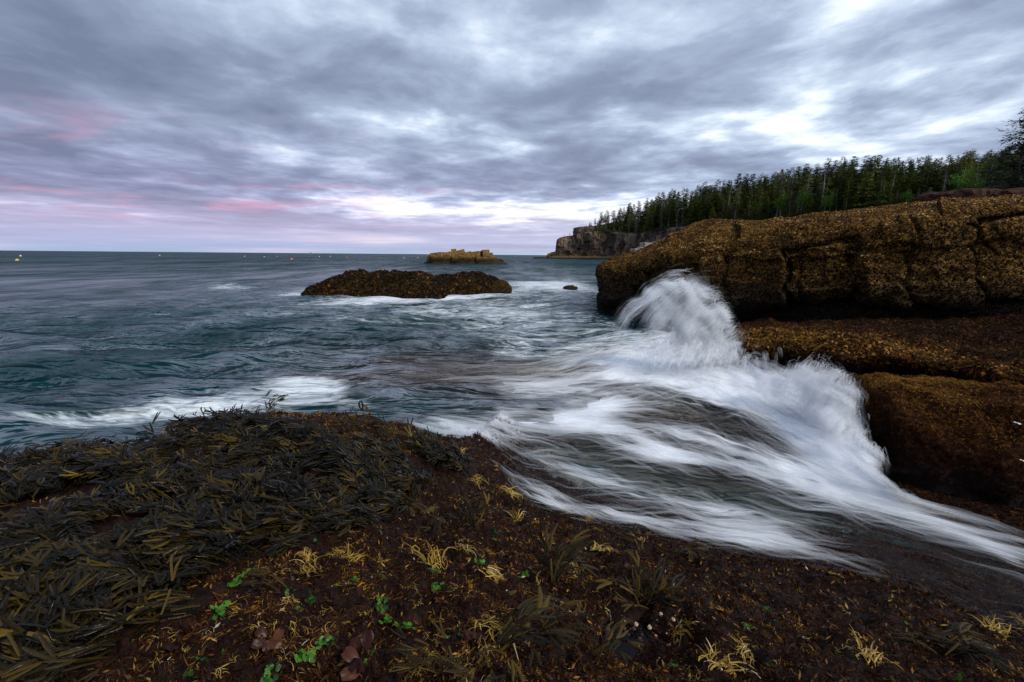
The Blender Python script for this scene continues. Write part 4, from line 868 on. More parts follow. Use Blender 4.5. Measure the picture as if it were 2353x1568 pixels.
TLAB = {'dense': ("dense dark green spruce among the many on the headland slope", "dark spruces of the headland wood"), 'spire': ("narrow spruce with bare grey lower trunk in the headland wood", "narrow spruces of the headland wood"),
        'lichen': ("thin lichen grey spruce with pale trunk in the headland wood", "lichen grey spruces of the headland wood"), 'topknot': ("tall bare spruce with only a tuft of green at its top", "bare stemmed spruces of the headland wood"), 'snag': ("dead leafless grey spruce standing in the headland wood", "dead spruces of the headland wood")}
def tree_label(kind, px, d):
    zone = "above the granite cliff" if px < 1530 else "left of the bright leafy trees" if px < 1730 else "among the bright leafy trees" if px < 1930 else "above the golden ledge" if px < 2130 else "near the tall right spruces"
    row = "front row" if d < 10 else "middle rows" if d < 24 else "back row against the sky"
    return {'dense': "dense dark spruce", 'spire': "narrow grey-stemmed spruce", 'lichen': "thin lichen grey spruce", 'topknot': "bare spruce with tufted top", 'snag': "dead grey spruce"}[kind] + ", " + row + ", " + zone, TLAB[kind][1]
g_ = np.random.default_rng(5); placed = []
def tree_pos(n, d0, d1, px0, px1, mind):
    out = []
    for _ in range(n * 30):
        if len(out) >= n: break
        px = px0 + (px1 - px0) * g_.random() ** 0.9; d = d0 + (d1 - d0) * g_.random() ** 1.2; P = slope_at(px, d)
        if all((P[0] - q[0]) ** 2 + (P[1] - q[1]) ** 2 > (mind * (0.55 + 0.45 * P[1] / 250)) ** 2 for q in placed): placed.append(P); out.append((px, d, P))
    return out
for px, d, P in tree_pos(282, 1.5, 42, 1352, 2420, 3.4):
    edge = sstep(px, 1345, 1450); h = (g_.uniform(9.0, 17.5) + 2.5 * (g_.random() < .15)) * (0.42 + 0.58 * edge) * (0.8 if d < 5 else 1.0) * (1 - .30 * sstep(px, 1880, 2200))
    r = g_.random(); kind = 'dense' if r < 0.44 else 'spire' if r < 0.70 else 'lichen' if r < 0.90 else 'topknot' if r < 0.95 else 'snag'
    P = P - np.array([0, 0, 0.3]); plant_tree(kind, P, h, *tree_label(kind, px, d), wide=g_.uniform(1.1, 1.75), g_=g_)
for px, py_d, h, lab in ((1345, 0.6, 3.6, "lone small spruce nearest the seaward tip of the cliff"), (1353, 2.0, 6.0, "second small spruce from the seaward tip of the cliff")):
    plant_tree('spire', slope_at(px, py_d) + np.array([0, 0, 1.2]), h, lab, None, g_=g_)
# farther trees that only show as a mass between the others
parts = []
for px, d, P in tree_pos(300, 6, 80, 1375, 2420, 2.6):
    kind = 'dense' if g_.random() < .7 else 'spire'; V, F, A = KINDS[kind][int(g_.integers(len(KINDS[kind])))][2]; h = g_.uniform(12.0, 18) * (0.5 + 0.5 * sstep(px, 1345, 1450)) * (1 - .34 * sstep(px, 1880, 2200))
    an = g_.uniform(0, 6.28); c_, s_ = math.cos(an), math.sin(an); k = (g_.random(len(F)) < 0.62); idx = np.unique(F[k]); remap = np.zeros(len(V), int); remap[idx] = np.arange(len(idx))
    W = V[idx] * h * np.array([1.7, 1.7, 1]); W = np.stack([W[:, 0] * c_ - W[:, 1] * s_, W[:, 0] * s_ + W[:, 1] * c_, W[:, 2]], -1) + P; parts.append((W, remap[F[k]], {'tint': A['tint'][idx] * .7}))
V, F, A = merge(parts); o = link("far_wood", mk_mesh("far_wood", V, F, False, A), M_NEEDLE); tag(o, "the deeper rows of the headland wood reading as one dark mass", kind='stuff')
# low growth along the foot of the wood
parts = []
for k in range(1240):
    px = 1370 + 1000 * g_.random(); px = px if k < 1000 else 1600 + 240 * g_.random(); P = slope_at(px, g_.uniform(-0.5, 16) if k < 620 else g_.uniform(16, 52) if k < 1000 else g_.uniform(30, 70)); V, F, A = KINDS['dense'][k % 6][2]; h = g_.uniform(2.0, 5.0) * (1 if k < 1000 else 1.6); kk = g_.random(len(F)) < 0.16
    idx = np.unique(F[kk]); remap = np.zeros(len(V), int); remap[idx] = np.arange(len(idx)); parts.append((V[idx] * h * np.array([2.6, 2.6, 1.0]) + P, remap[F[kk]], {'tint': np.clip(A['tint'][idx] * .5 + g_.uniform(0.1, .55), 0, 1)}))
V, F, A = merge(parts); o = link("undergrowth", mk_mesh("undergrowth", V, F, False, A), M_NEEDLE); tag(o, "low green undergrowth along the foot of the spruce wood", kind='stuff')
for k, (px, d, h, lab) in enumerate(((1792, 7, 8, "bright green leafy tree left of the wood's centre"), (1838, 6, 8.5, "bright green leafy tree second from left in the wood"), (1905, 5, 6.5, "bright green leafy tree low in the middle of the wood"), (1745, 6, 6.0, "small bright green tree nearest the cliff end"),
        (2200, 7, 8.0, "rounded leafy tree between grey trunks at the right of the wood"), (2240, 5, 6.0, "yellow green leafy tree close to the tall spruces"), (2080, 4, 4.5, "small leafy tree behind the rim of the golden ledge"), (1480, 3, 4.0, "small green bush tree on the cliff's rim"))):
    plant_tree('broad', slope_at(px, d * .45), h * 1.3, lab, "leafy trees in the spruce wood", "leafy_tree", 0.9, g_)
# the two tall spruces at the right
def big_spruce(px, py, Y, h, seed, lab, lean):
    P = at_y(px, py, Y); V, F, A = spruce_crown(seed, 0.08, 0.34, 34, 8, 0.8, 0.62, 0.10, lean, 0.8)
    e = empty("spruce_tree", tuple(P), lab, "tree"); e.scale = (h, h, h)
    link("crown", mk_mesh("crown", V, F, False, A), M_DARKN, e); link("trunk", trunk_mesh("trunk", seed, 0.016, 50, 0.08, 0.75, 0.26, 0.008), M_DBARK, e)
big_spruce(2330, 452, 58, 10.6, 901, "tall dark ragged spruce with its tip clear against the sky at the right", 0.35)
big_spruce(2378, 452, 60, 10.2, 907, "second tall dark spruce half cut by the right edge of the picture", 0.3)
big_spruce(2285, 452, 68, 6.4, 911, "shorter dark spruce at the left foot of the two tall ones", 0.2)

# ================================================================== PEOPLE ON THE CLIFF
def person(P, h, coat, lab, face, walk=0.0):
    J = [(0, 0, .52), (0, 0, .66), (0, 0, .80), (0, 0, .86), (0, .01, .93), (0, .01, .985), (-.055, 0, .50), (-.06, walk, .28), (-.06, walk * .6, .04), (-.06, walk * .6 + .07, .015), (.055, 0, .50), (.06, -walk, .28), (.06, -walk * 1.3, .04), (.06, -walk * 1.3 + .07, .015),
         (-.10, 0, .81), (-.13, .0, .64), (-.12, .05, .49), (-.12, .06, .43), (.10, 0, .81), (.13, 0, .64), (.12, .05, .49), (.12, .06, .43)]
    E = [(0, 1), (1, 2), (2, 3), (3, 4), (4, 5), (0, 6), (6, 7), (7, 8), (8, 9), (0, 10), (10, 11), (11, 12), (12, 13), (2, 14), (14, 15), (15, 16), (16, 17), (2, 18), (18, 19), (19, 20), (20, 21)]
    rad = [.075, .072, .082, .032, .055, .042, .055, .04, .026, .022, .055, .04, .026, .022, .038, .03, .022, .02, .038, .03, .022, .02]
    me = bpy.data.meshes.new("person"); me.from_pydata(J, E, []); o = link("person", me, None, None, tuple(P)); o.scale = (h, h, h); o.rotation_euler = (0, 0, face)
    md = o.modifiers.new("skin", 'SKIN'); o.modifiers.new("sub", 'SUBSURF').levels = 1; o.modifiers["sub"].render_levels = 1
    for i, r in enumerate(rad): me.skin_vertices[0].data[i].radius = (r, r * .85)
    me.skin_vertices[0].data[0].use_root = True
    m, t = new_mat("clothes"); z = t.sep(t.node('ShaderNodeTexCoord').outputs['Object'])[2]
    t.out(t.bsdf(t.ramp(z, [(0.0, (.01, .01, .012)), (0.06, (.02, .022, .03)), (0.50, (.02, .022, .03)), (0.51, coat), (0.86, coat), (0.875, (.35, .22, .17))], 'CONSTANT'), .8, .2)); me.materials.append(m)
    V, F = lathe([(.001, 1.01), (.03, 1.0), (.052, .97), (.056, .94), (.05, .91)], 10); V[:, 1] += .0
    hm, t = new_mat("hair"); t.out(t.bsdf((.02, .014, .01), .8, .2)); link("hair", mk_mesh("hair", V, F), hm, o); tag(o, lab, "person")
def cliff_top(px): i = int(np.interp(px, fine_c, np.arange(len(fine_c)))); return GC[i, -1]
person(cliff_top(1297) + np.array([0, .8, 0]), 1.5, (.03, .03, .035), "smaller dark figure standing near the edge of the cliff top", 2.0)
person(cliff_top(1310) + np.array([0, .8, 0]), 1.95, (.012, .012, .016), "taller dark figure standing on the cliff top closer to the trees", 2.6, .04)

# ================================================================== BUOYS
def paint(name, c):
    m, t = new_mat(name); t.out(t.bsdf(t.mix(t.ss(t.noise(t.obj(), 4.0, 4), .55, .7), c, tuple(x * .6 for x in c)), .4, .4)); return m
PW, PY, PR, PG = paint("white_float_paint", (.75, .76, .76)), paint("yellow_float_paint", (.80, .55, .05)), paint("red_float_paint", (.75, .10, .04)), paint("green_marker_paint", (.02, .30, .13))
def buoy(px, py, size, mat, lab, lying=False, group=None):
    P = at_z(px, py, 0.0); V, F = lathe([(0.001, -.55), (.2, -.45), (.42, -.15), (.5, .1), (.42, .36), (.25, .5), (.08, .56), (.06, .8), (.001, .82)], 14)
    e = empty("buoy", tuple(P + np.array([0, 0, size * .12])), lab, "buoy", group); e.scale = (size,) * 3; e.rotation_euler = (0.15, 1.25 if lying else 0.12, 0.3)
    link("float", mk_mesh("float", V, F), mat, e)
    V, F = lathe([(.035, .80), (.035, 1.05), (.001, 1.06)], 8); link("stick", mk_mesh("stick", V, F), M_BARK, e)
    V, F = lathe([(.505, .02), (.515, .05), (.515, .12), (.503, .15)], 14); link("band", mk_mesh("band", V, F), PW if mat is not PW else PR, e)
buoy(39, 599.5, 0.75, PY, "yellow float lying on its side near the left edge of the sea", True)
buoy(47.5, 590.0, 0.85, PW, "white float just above and beyond the yellow one")
buoy(670, 597.0, 0.95, PR, "orange red float out on the sea left of the green marker", True)
for px, py, s, lab in ((367, 588.4, .9, "white float alone in the left third of the sea"), (562, 590.2, .8, "white float halfway between left float and orange float"), (607, 591.2, .8, "white float second to the left of the orange float"), (637, 590.2, .7, "white float just left of the orange float"),
        (734, 590.6, .9, "white float just right of the green marker"), (759, 590.4, .9, "white float right of the green marker, second along"), (928, 594.2, .8, "white float off the left end of the islet"), (960, 593.6, .8, "white float close to the islet's left tip")):
    buoy(px, py, s * .85, PW, lab)
buoy(797, 592.0, 0.8, PR, "small reddish float right of the white pair beyond the green marker")
P = at_y(715, 588.0, 700.0); P[2] = 0; e = empty("channel_marker", tuple(P), "green channel marker buoy standing on the horizon", "marker buoy")
for nm, pr in (("hull", [(.001, -.4), (1.3, -.3), (1.45, .1), (1.3, .5), (.5, .7), (.001, .72)]), ("tower", [(.75, .72), (.6, 2.0), (.45, 3.6), (.001, 3.61)]), ("lantern", [(.25, 3.61), (.28, 3.9), (.22, 4.2), (.001, 4.3)]), ("daymark", [(.62, 2.2), (.95, 2.25), (.95, 3.2), (.6, 3.25)])):
    V, F = lathe(pr, 12); link(nm, mk_mesh(nm, V, F), PG, e)
# ================================================================== WEED ON THE LEDGES
PYR = np.array([[-.5, -.5, -.1], [.5, -.45, -.1], [.5, .5, -.1], [-.45, .5, -.1], [.08, .05, .55]]); PYF = np.array([[0, 1, 4], [1, 2, 4], [2, 3, 4], [3, 0, 4]])
def mat_tint(name, pal, rough=0.6, spec=0.3, trans=0.0):
    m, t = new_mat(name); col = t.ramp(t.attr('tint'), pal); b = t.bsdf(col, rough, spec)
    if trans:
        tl = t.node('ShaderNodeBsdfTranslucent'); t.put(tl.inputs[0], col); mx = t.node('ShaderNodeMixShader'); mx.inputs[0].default_value = trans
        t.l.new(b, mx.inputs[1]); t.l.new(tl.outputs[0], mx.inputs[2]); b = mx.outputs[0]
    t.out(b); return m
M_KNOB = mat_tint("ledge_rockweed", [(0.0, (0.005, 0.004, 0.002)), (0.35, (0.022, 0.012, 0.004)), (0.6, (0.092, 0.042, 0.008)), (0.80, (0.27, 0.122, 0.018)), (0.95, (0.45, 0.24, 0.058)), (1.0, (0.52, 0.36, 0.17))], 0.65, 0.06)
def in_view(P, m=60):
    x, y = proj(P); return (x > -m) & (x < IW + m) & (y > -m) & (y < IH + m) & (((P - CP) @ CR)[..., 2] < 0)
def cover(parent, Gd, n, size, seed, flip, tint, name, lab, mat, cut=None):
    g_ = np.random.default_rng(seed); P, nn = sample_grid(Gd, n, g_, lambda c: in_view(c) * np.maximum((c[..., 2] > -.1), 0) / np.maximum(np.linalg.norm(c - CP, axis=-1), 1) ** 0.6)
    nn = nn * flip; T = tint(P, nn, g_); k = np.ones(len(P), bool) if cut is None else cut(P, g_)
    P, nn, T = P[k], nn[k], T[k]; M = frames(unit(nn + g_.normal(0, .45, nn.shape)), unit(g_.normal(0, 1, nn.shape)))
    sc = size * g_.uniform(.5, 1.6, (len(P), 1)) * g_.uniform(.6, 1.4, (len(P), 3))
    V, F, A = scatter(PYR, PYF, P, M, sc, {'tint': T}); o = link(name, mk_mesh(name, V, F, False, A), mat, parent); tag(o, lab, kind='stuff')
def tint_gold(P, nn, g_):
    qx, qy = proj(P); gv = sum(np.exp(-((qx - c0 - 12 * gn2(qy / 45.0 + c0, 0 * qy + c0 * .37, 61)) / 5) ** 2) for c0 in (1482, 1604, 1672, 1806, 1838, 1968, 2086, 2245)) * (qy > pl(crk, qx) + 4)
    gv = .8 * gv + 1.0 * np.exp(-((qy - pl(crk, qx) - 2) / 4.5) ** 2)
    wet = sstep(P[:, 2] + .4 * fb3(P * 1.1, 7, 3), 2.3, .7); return np.clip(g_.beta(2.2, 1.9, len(P)) * 1.05 - 0.21 - .62 * wet + .26 * fb3(P * 1.4, 9, 3) - .40 * np.clip(gv, 0, 1) + .46 * (nn[:, 2] - .42), 0, 1)  # tint paints in light on up-facing knobs, and wet plus shade lower down
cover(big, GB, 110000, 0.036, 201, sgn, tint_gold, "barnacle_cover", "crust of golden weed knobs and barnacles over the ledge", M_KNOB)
def tint_led(P, nn, g_):
    qx, qy = proj(P); lip_ = np.exp(-((qy - pl(t2, qx) - 12) / 34) ** 2) * (1 - .5 * sstep(qx, 1950, 2350)); return np.clip(g_.beta(1.7, 2.6, len(P)) - .26 + .42 * fb3(P * 2.1, 19, 3) + .55 * lip_, 0, .95)
cover(led2, GL, 34000, 0.034, 202, sg2, tint_led, "weed_cover", "tan and olive weed knobs over the low step", M_KNOB)
for o_, g0, nk, sd_ in ((rk1, GM1, 7000, 203), (rk2, GM2, 5000, 204)):
    cover(o_, g0, nk, 0.11, sd_, 1 if grid_normals(g0)[..., 2].mean() > 0 else -1, lambda P, nn, g_: np.clip(g_.beta(1.5, 4.2, len(P)) - .06 + .25 * fb3(P * .9, 29, 3), 0, .8), "weed_cover", None, M_KNOB)

# hair-like turf ------------------------------------------------------
M_TURF = mat_tint("red_turf", [(0.0, (0.006, 0.003, 0.003)), (0.3, (0.024, 0.008, 0.005)), (0.6, (0.066, 0.023, 0.008)), (0.8, (0.17, 0.066, 0.010)), (1.0, (0.46, 0.25, 0.035))], 0.65, 0.05)
def turf(name, P, nn, L, wid, tint, g_, mat, lab, parent=None, cell=0.035, k=4):
    n = len(P); key = np.floor(P / cell).astype(np.int64)
    def hr(s): return _h(key[:, 0], key[:, 1], key[:, 2], s).astype(np.float64) / 4294967296.0 - .5
    lean = np.stack([hr(1), hr(2), hr(3)], -1) * 1.7 + g_.normal(0, .38, (n, 3)); d_ = unit(nn * 0.75 + lean); b_ = unit(np.cross(d_, nn) + 1e-6)
    q = np.linspace(0, 1, k)[None, :, None]; Lr = (L * g_.uniform(.5, 1.35, n))[:, None, None]; cur = g_.normal(0, .35, (n, 1, 1))
    X = P[:, None] - nn[:, None] * 0.004 + d_[:, None] * Lr * q + b_[:, None] * cur * Lr * q * q - np.array([0, 0, 1.0]) * Lr * .35 * q * q
    rad_ = (wid * g_.uniform(.6, 1.4, n))[:, None] * (1 - .75 * np.linspace(0, 1, k)[None, :])
    hc_ = bpy.data.hair_curves.new(name); hc_.add_curves([k] * n); hc_.attributes['position'].data.foreach_set('vector', np.ascontiguousarray(X, np.float32).ravel())
    (hc_.attributes.get('radius') or hc_.attributes.new('radius', 'FLOAT', 'POINT')).data.foreach_set('value', np.ascontiguousarray(rad_, np.float32).ravel())
    tt = np.clip(tint[:, None] + np.linspace(-.10, .12, k)[None, :], 0, 1); hc_.attributes.new('tint', 'FLOAT', 'POINT').data.foreach_set('value', np.ascontiguousarray(tt, np.float32).ravel())
    o = link(name, hc_, mat, parent); tag(o, lab, kind='stuff'); return o
g_ = np.random.default_rng(31)
P, nn = sample_grid(GR, 60000, g_, lambda c: in_view(c) * (c[..., 2] > .2)); nn = nn * sg3
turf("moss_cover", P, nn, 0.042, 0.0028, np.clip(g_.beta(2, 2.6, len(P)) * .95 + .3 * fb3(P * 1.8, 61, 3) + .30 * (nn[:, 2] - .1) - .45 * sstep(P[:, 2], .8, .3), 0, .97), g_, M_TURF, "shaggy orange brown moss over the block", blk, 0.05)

P, nn = sample_grid(GL, 70000, g_, lambda c: in_view(c) / np.maximum(c[..., 1], 3)); nn = nn * sg2; k = g_.random(len(P)) < .25 + .75 * sstep(fb3(P * 2.6, 63, 3), -.3, .1); P, nn = P[k], nn[k]; qx, qy = proj(P)
lip_ = np.exp(-((qy - pl(t2, qx) - 8) / 30) ** 2); red = sstep(qx, 1950, 2300)
turf("weed_fringe", P, nn, 0.075, 0.0042, np.clip(g_.beta(2, 2.6, len(P)) * .75 - .08 + .66 * lip_ * (1 - .5 * red) + .32 * fb3(P * 3, 65, 3), 0, .98), g_, M_TURF, "shaggy golden and red weed hanging over the low step", led2, 0.10)

MAT = [(-900, 1060), (-80, 1030), (120, 1015), (300, 995), (430, 980), (560, 935), (640, 920), (740, 955), (840, 968), (960, 1000), (1010, 1035), (1060, 1045), (1105, 1070), (1085, 1095), (1000, 1085), (965, 1120), (930, 1180), (870, 1215), (760, 1225), (680, 1265), (560, 1290), (470, 1330), (505, 1380), (400, 1420), (330, 1440), (300, 1500), (150, 1545), (-80, 1600), (-900, 2300)]
MOSSY = [(570, 920), (700, 905), (830, 920), (1000, 1000), (950, 1050), (860, 1035), (760, 1015), (690, 990), (600, 965)]
def shore_pts(n, seed, rmax=7.0, px0=-80):
    """random points of the shore, as dense in the distance as the picture needs"""
    g_ = np.random.default_rng(seed); n = int(n * 1.2); a = R(-74) + R(134) * g_.random(n); r = 0.62 * (rmax / .62) ** g_.random(n)
    x, y = np.sin(a) * r, np.cos(a) * r; z = shore_h(x, y); P = np.stack([x, y, z], -1); k = in_view(P, 700) & (z > .30) & (y < np.interp(x, RX, RY) + .25); return P[k], shore_n(x[k], y[k]), g_
P, nn, g_ = shore_pts(330000, 41); qx, qy = proj(P); mat_ = in_poly(qx, qy, MAT); mossy = in_poly(qx, qy, MOSSY)
pool = np.exp(-(((qx - 1465) / 75) ** 2 + ((qy - 1440) / 62) ** 2) ** 2)
keep = g_.random(len(P)) < np.where(mat_ & ~mossy, .15, 1.0) * (1 - pool) * (.45 + .55 * sstep(fb2(P[:, 0] * 3.3, P[:, 1] * 3.3, 71, 3), -.35, .15)); P, nn, qx, qy, mossy = P[keep], nn[keep], qx[keep], qy[keep], mossy[keep]
gold = sstep(fb2(P[:, 0] * 5.1, P[:, 1] * 5.1, 73, 4), .05, .4) * .75
tn = np.clip(g_.beta(1.6, 3.6, len(P)) * .85 + 1.15 * gold * g_.random(len(P)) + .42 * mossy * g_.random(len(P)) + .1 * mossy + .12 * fb2(P[:, 0] * 1.4, P[:, 1] * 1.4, 74, 2), 0, 1)
tn *= 1 - .35 * sstep(P[:, 2], .7, .4)
di = np.linalg.norm(P - CP, axis=-1)
turf("red_turf", P, nn, 0.024 * (.75 + .25 * di / 2), .0011 * di ** .8, tn, g_, M_TURF, "dark red brown filamentous turf carpeting the shore")
# the same turf where the surf washes over it
g_ = np.random.default_rng(47); a_ = R(-8) + R(62) * g_.random(150000); r_ = 2.2 * (8.0 / 2.2) ** g_.random(150000); x, y = np.sin(a_) * r_, np.cos(a_) * r_; z = shore_h(x, y); k = (z < .34) & (z > -.12) & (y < np.interp(x, RX, RY) + 3); P = np.stack([x, y, z], -1)[k]; P = P[in_view(P)]; nn = shore_n(P[:, 0], P[:, 1])
turf("drowned_turf", P, nn, .05, .0022 * np.linalg.norm(P - CP, axis=-1) ** .6, np.clip(g_.beta(1.6, 3, len(P)) * .9 + .22 * fb2(P[:, 0] * 3, P[:, 1] * 3, 78, 3), 0, .9), g_, M_TURF, "brown weed under the thin run-off of the surf")
# crisp little leaves among the turf
P, nn, g_ = shore_pts(110000, 43); qx, qy = proj(P); ok = ~(in_poly(qx, qy, MAT) & ~in_poly(qx, qy, MOSSY)); ok &= g_.random(len(P)) < .25 + .75 * sstep(fb2(P[:, 0] * 4.1, P[:, 1] * 4.1, 83, 3), -.05, .3)
pool = np.exp(-(((qx - 1465) / 75) ** 2 + ((qy - 1440) / 62) ** 2) ** 2); ok &= g_.random(len(P)) > pool; P, nn = P[ok], nn[ok]
M_BITS = mat_tint("turf_leaves", [(0.0, (0.010, 0.005, 0.005)), (0.4, (0.050, 0.020, 0.012)), (0.65, (0.15, 0.065, 0.016)), (0.85, (0.36, 0.18, 0.022)), (0.985, (0.48, 0.31, 0.08)), (1.0, (0.6, .52, .42))], 0.5, 0.1, .2)
di = np.linalg.norm(P - CP, axis=-1); M = frames(unit(nn + g_.normal(0, .8, nn.shape)), unit(g_.normal(0, 1, nn.shape) + nn * .5))
V, F, A = scatter(KITE * np.array([1, .55, 1]), KF, P + nn * .010, M, (.007 + .019 * g_.random(len(P)) ** 2) * (.6 + .3 * di), {'tint': np.clip(g_.beta(1.3, 2.0, len(P)) + .3 * fb2(P[:, 0] * 2.7, P[:, 1] * 2.7, 85, 3), 0, 1)})
o = link("turf_leaves", mk_mesh("turf_leaves", V, F, False, A), M_BITS); tag(o, "scattered small golden brown leaves among the red turf", kind='stuff')

# ================================================================== ROCKWEED FRONDS
def frond_mesh(seed):
    g_ = np.random.default_rng(seed); w0 = g_.uniform(.022, .038); parts = []
    def strap(p, an, L, w_, n, tip):
        rows = []; a = an; x, y = p; dL = L / n; bend = g_.normal(0, .28)
        for i in range(n + 1):
            f = i / n; ww = w_ * (.55 + .6 * math.sin(min(1, f * 1.25 + .12) * math.pi * .62)); 
            if tip and i == n: ww *= .55
            c, s = math.cos(a), math.sin(a); z = .13 * math.sin(x * 2.6) - .10 * max(0, x - .6)
            rows.append([[x - s * ww, y + c * ww, z - .010], [x, y, z + .012], [x + s * ww, y - c * ww, z - .010]])
            x += c * dL; y += s * dL; a += bend
        V = np.array(rows).reshape(-1, 3); F = np.array([[i * 3 + j, i * 3 + j + 1, (i + 1) * 3 + j + 1, (i + 1) * 3 + j] for i in range(n) for j in range(2)]); parts.append((V, F, {}))
        return (x - math.cos(a) * dL * .25, y - math.sin(a) * dL * .25), a
    p, a = strap((0, 0), 0, g_.uniform(.35, .55), w0 * .8, 2, False); sp = g_.uniform(.16, .34); L2 = g_.uniform(.38, .55)
    strap(p, a + sp, L2, w0, 3, True); strap(p, a - sp, L2 * g_.uniform(.8, 1.1), w0, 2, True)
    V, F, _ = merge(parts); return V, F
FR = [frond_mesh(600 + s) for s in range(7)]
def mat_frond():
    m, t = new_mat("rockweed"); oi = t.node('ShaderNodeObjectInfo').outputs['Random']; f = t.m('ADD', t.attr('tint'), t.m('MULTIPLY', oi, t.attr('vary')), None, True)
    n_ = t.noise(t.obj(), 9.0, 3)
    col = t.ramp(f, [(0.0, (0.005, 0.005, 0.004)), (0.30, (0.012, 0.010, 0.005)), (0.55, (0.040, 0.025, 0.004)), (0.78, (0.098, 0.060, 0.007)), (0.93, (0.22, 0.135, 0.016)), (1.0, (0.006, 0.005, 0.005))])
    col = t.mix(t.m('MULTIPLY', t.ss(n_, .45, .7), .35), col, (0.03, 0.018, 0.008))
    b = t.bsdf(col, .20, .17, t.bump(t.noise(t.obj(), 60, 3), .004, .6)); tl = t.node('ShaderNodeBsdfTranslucent'); t.put(tl.inputs[0], col); mx = t.node('ShaderNodeMixShader'); mx.inputs[0].default_value = .15
    t.l.new(b, mx.inputs[1]); t.l.new(tl.outputs[0], mx.inputs[2]); t.out(mx.outputs[0]); return m
M_FROND = mat_frond()
FME = []
for V, F in FR:
    me = mk_mesh("frond", V, F, True, {'tint': np.full(len(V), .12 + .05 * len(FME)), 'vary': np.full(len(V), .48)}); me.materials.append(M_FROND); FME.append(me)
def place_frond(parent, P, Mx, s, off):
    o = link("frond", FME[rnd.randrange(len(FME))], None, parent); m4 = Matrix([list(r) + [0] for r in Mx] + [[0, 0, 0, 1]]) @ Matrix.Diagonal((s, s, s, 1)); m4.translation = Vector(P - off); o.matrix_local = m4; return o
P, nn, g_ = shore_pts(90000, 51, 6.5); qx, qy = proj(P); bare = fb2(P[:, 0] * 2.3, P[:, 1] * 2.3, 91, 3); k = in_poly(qx, qy, MAT) & ((~in_poly(qx, qy, MOSSY)) | (g_.random(len(P)) < .05)) & (bare < .11)
P, qx, qy = P[k], qx[k], qy[k]; nh = 1000; k = g_.permutation(len(P))[:nh]; P, qx, qy = P[k], qx[k], qy[k]           # holdfasts
th = math.pi * (1.02 + .10 * fb2(qx / 300, qy / 160, 95, 2)) + 1.5 * fb2(P[:, 0] * 1.9, P[:, 1] * 1.9, 96, 2) + .6 * sstep(qx, 500, 1000) + g_.normal(0, .45, nh)
q_ = 16; th = np.repeat(th, q_) + g_.normal(0, .34, nh * q_); hi = np.repeat(np.arange(nh), q_); qy = np.repeat(qy, q_)
P = np.repeat(P, q_, 0) + g_.normal(0, .028, (nh * q_, 3)) * (1, 1, 0); P[:, 2] = shore_h(P[:, 0], P[:, 1]); nn = shore_n(P[:, 0], P[:, 1], .06)
D = np.stack([np.cos(th), np.sin(th), 0 * th], -1); lift = g_.normal(.07, .10, len(P))[:, None]; D = unit(D - nn * (D * nn).sum(-1, keepdims=True)); D = unit(D + nn * lift)
up = unit(nn + g_.normal(0, .38, nn.shape)); yv = unit(np.cross(up, D)); Mx = np.stack([D, yv, np.cross(D, yv)], -1)
Pz = P + nn * (.006 + .034 * g_.random((len(P), 1)) + np.repeat(.03 * g_.random((nh, 1)), q_, 0)); sz = np.repeat(g_.uniform(.13, .23, nh), q_) * g_.uniform(.65, 1.2, len(P)) * np.clip(np.linalg.norm(P - CP, axis=-1) / 2.0, .5, 1); ct = np.repeat(g_.beta(1.3, 1.6, nh), q_)
di = np.linalg.norm(Pz - CP, axis=-1); score = sz / di + .02 * (Pz - P)[:, 2] - 9.0 * ~in_view(Pz, 0); N = len(P); sel = g_.permutation(len(P))[:N]; order = sel[np.argsort(-score[sel])]; top300, rest = order[:300], order[300:]
mat_e = empty("rockweed_mat", tuple(at_z(520, 1150, 1.15)), "thick mat of olive rockweed draped over the foreground rock at the left", "seaweed"); off = np.array(mat_e.location)
for i in top300: place_frond(mat_e, Pz[i], Mx[i], sz[i], off)
parts = []
for v in range(7):
    ii = rest[v::7]; parts.append(scatter(FR[v][0], FR[v][1], Pz[ii] - off, Mx[ii], sz[ii], {'tint': np.clip(.04 + .62 * ct[ii] + g_.normal(0, .15, len(ii)), 0, .96)}))
V, F, A = merge(parts); o = link("frond_mass", mk_mesh("frond_mass", V, F, True, A), M_FROND, mat_e); tag(o, kind='stuff')

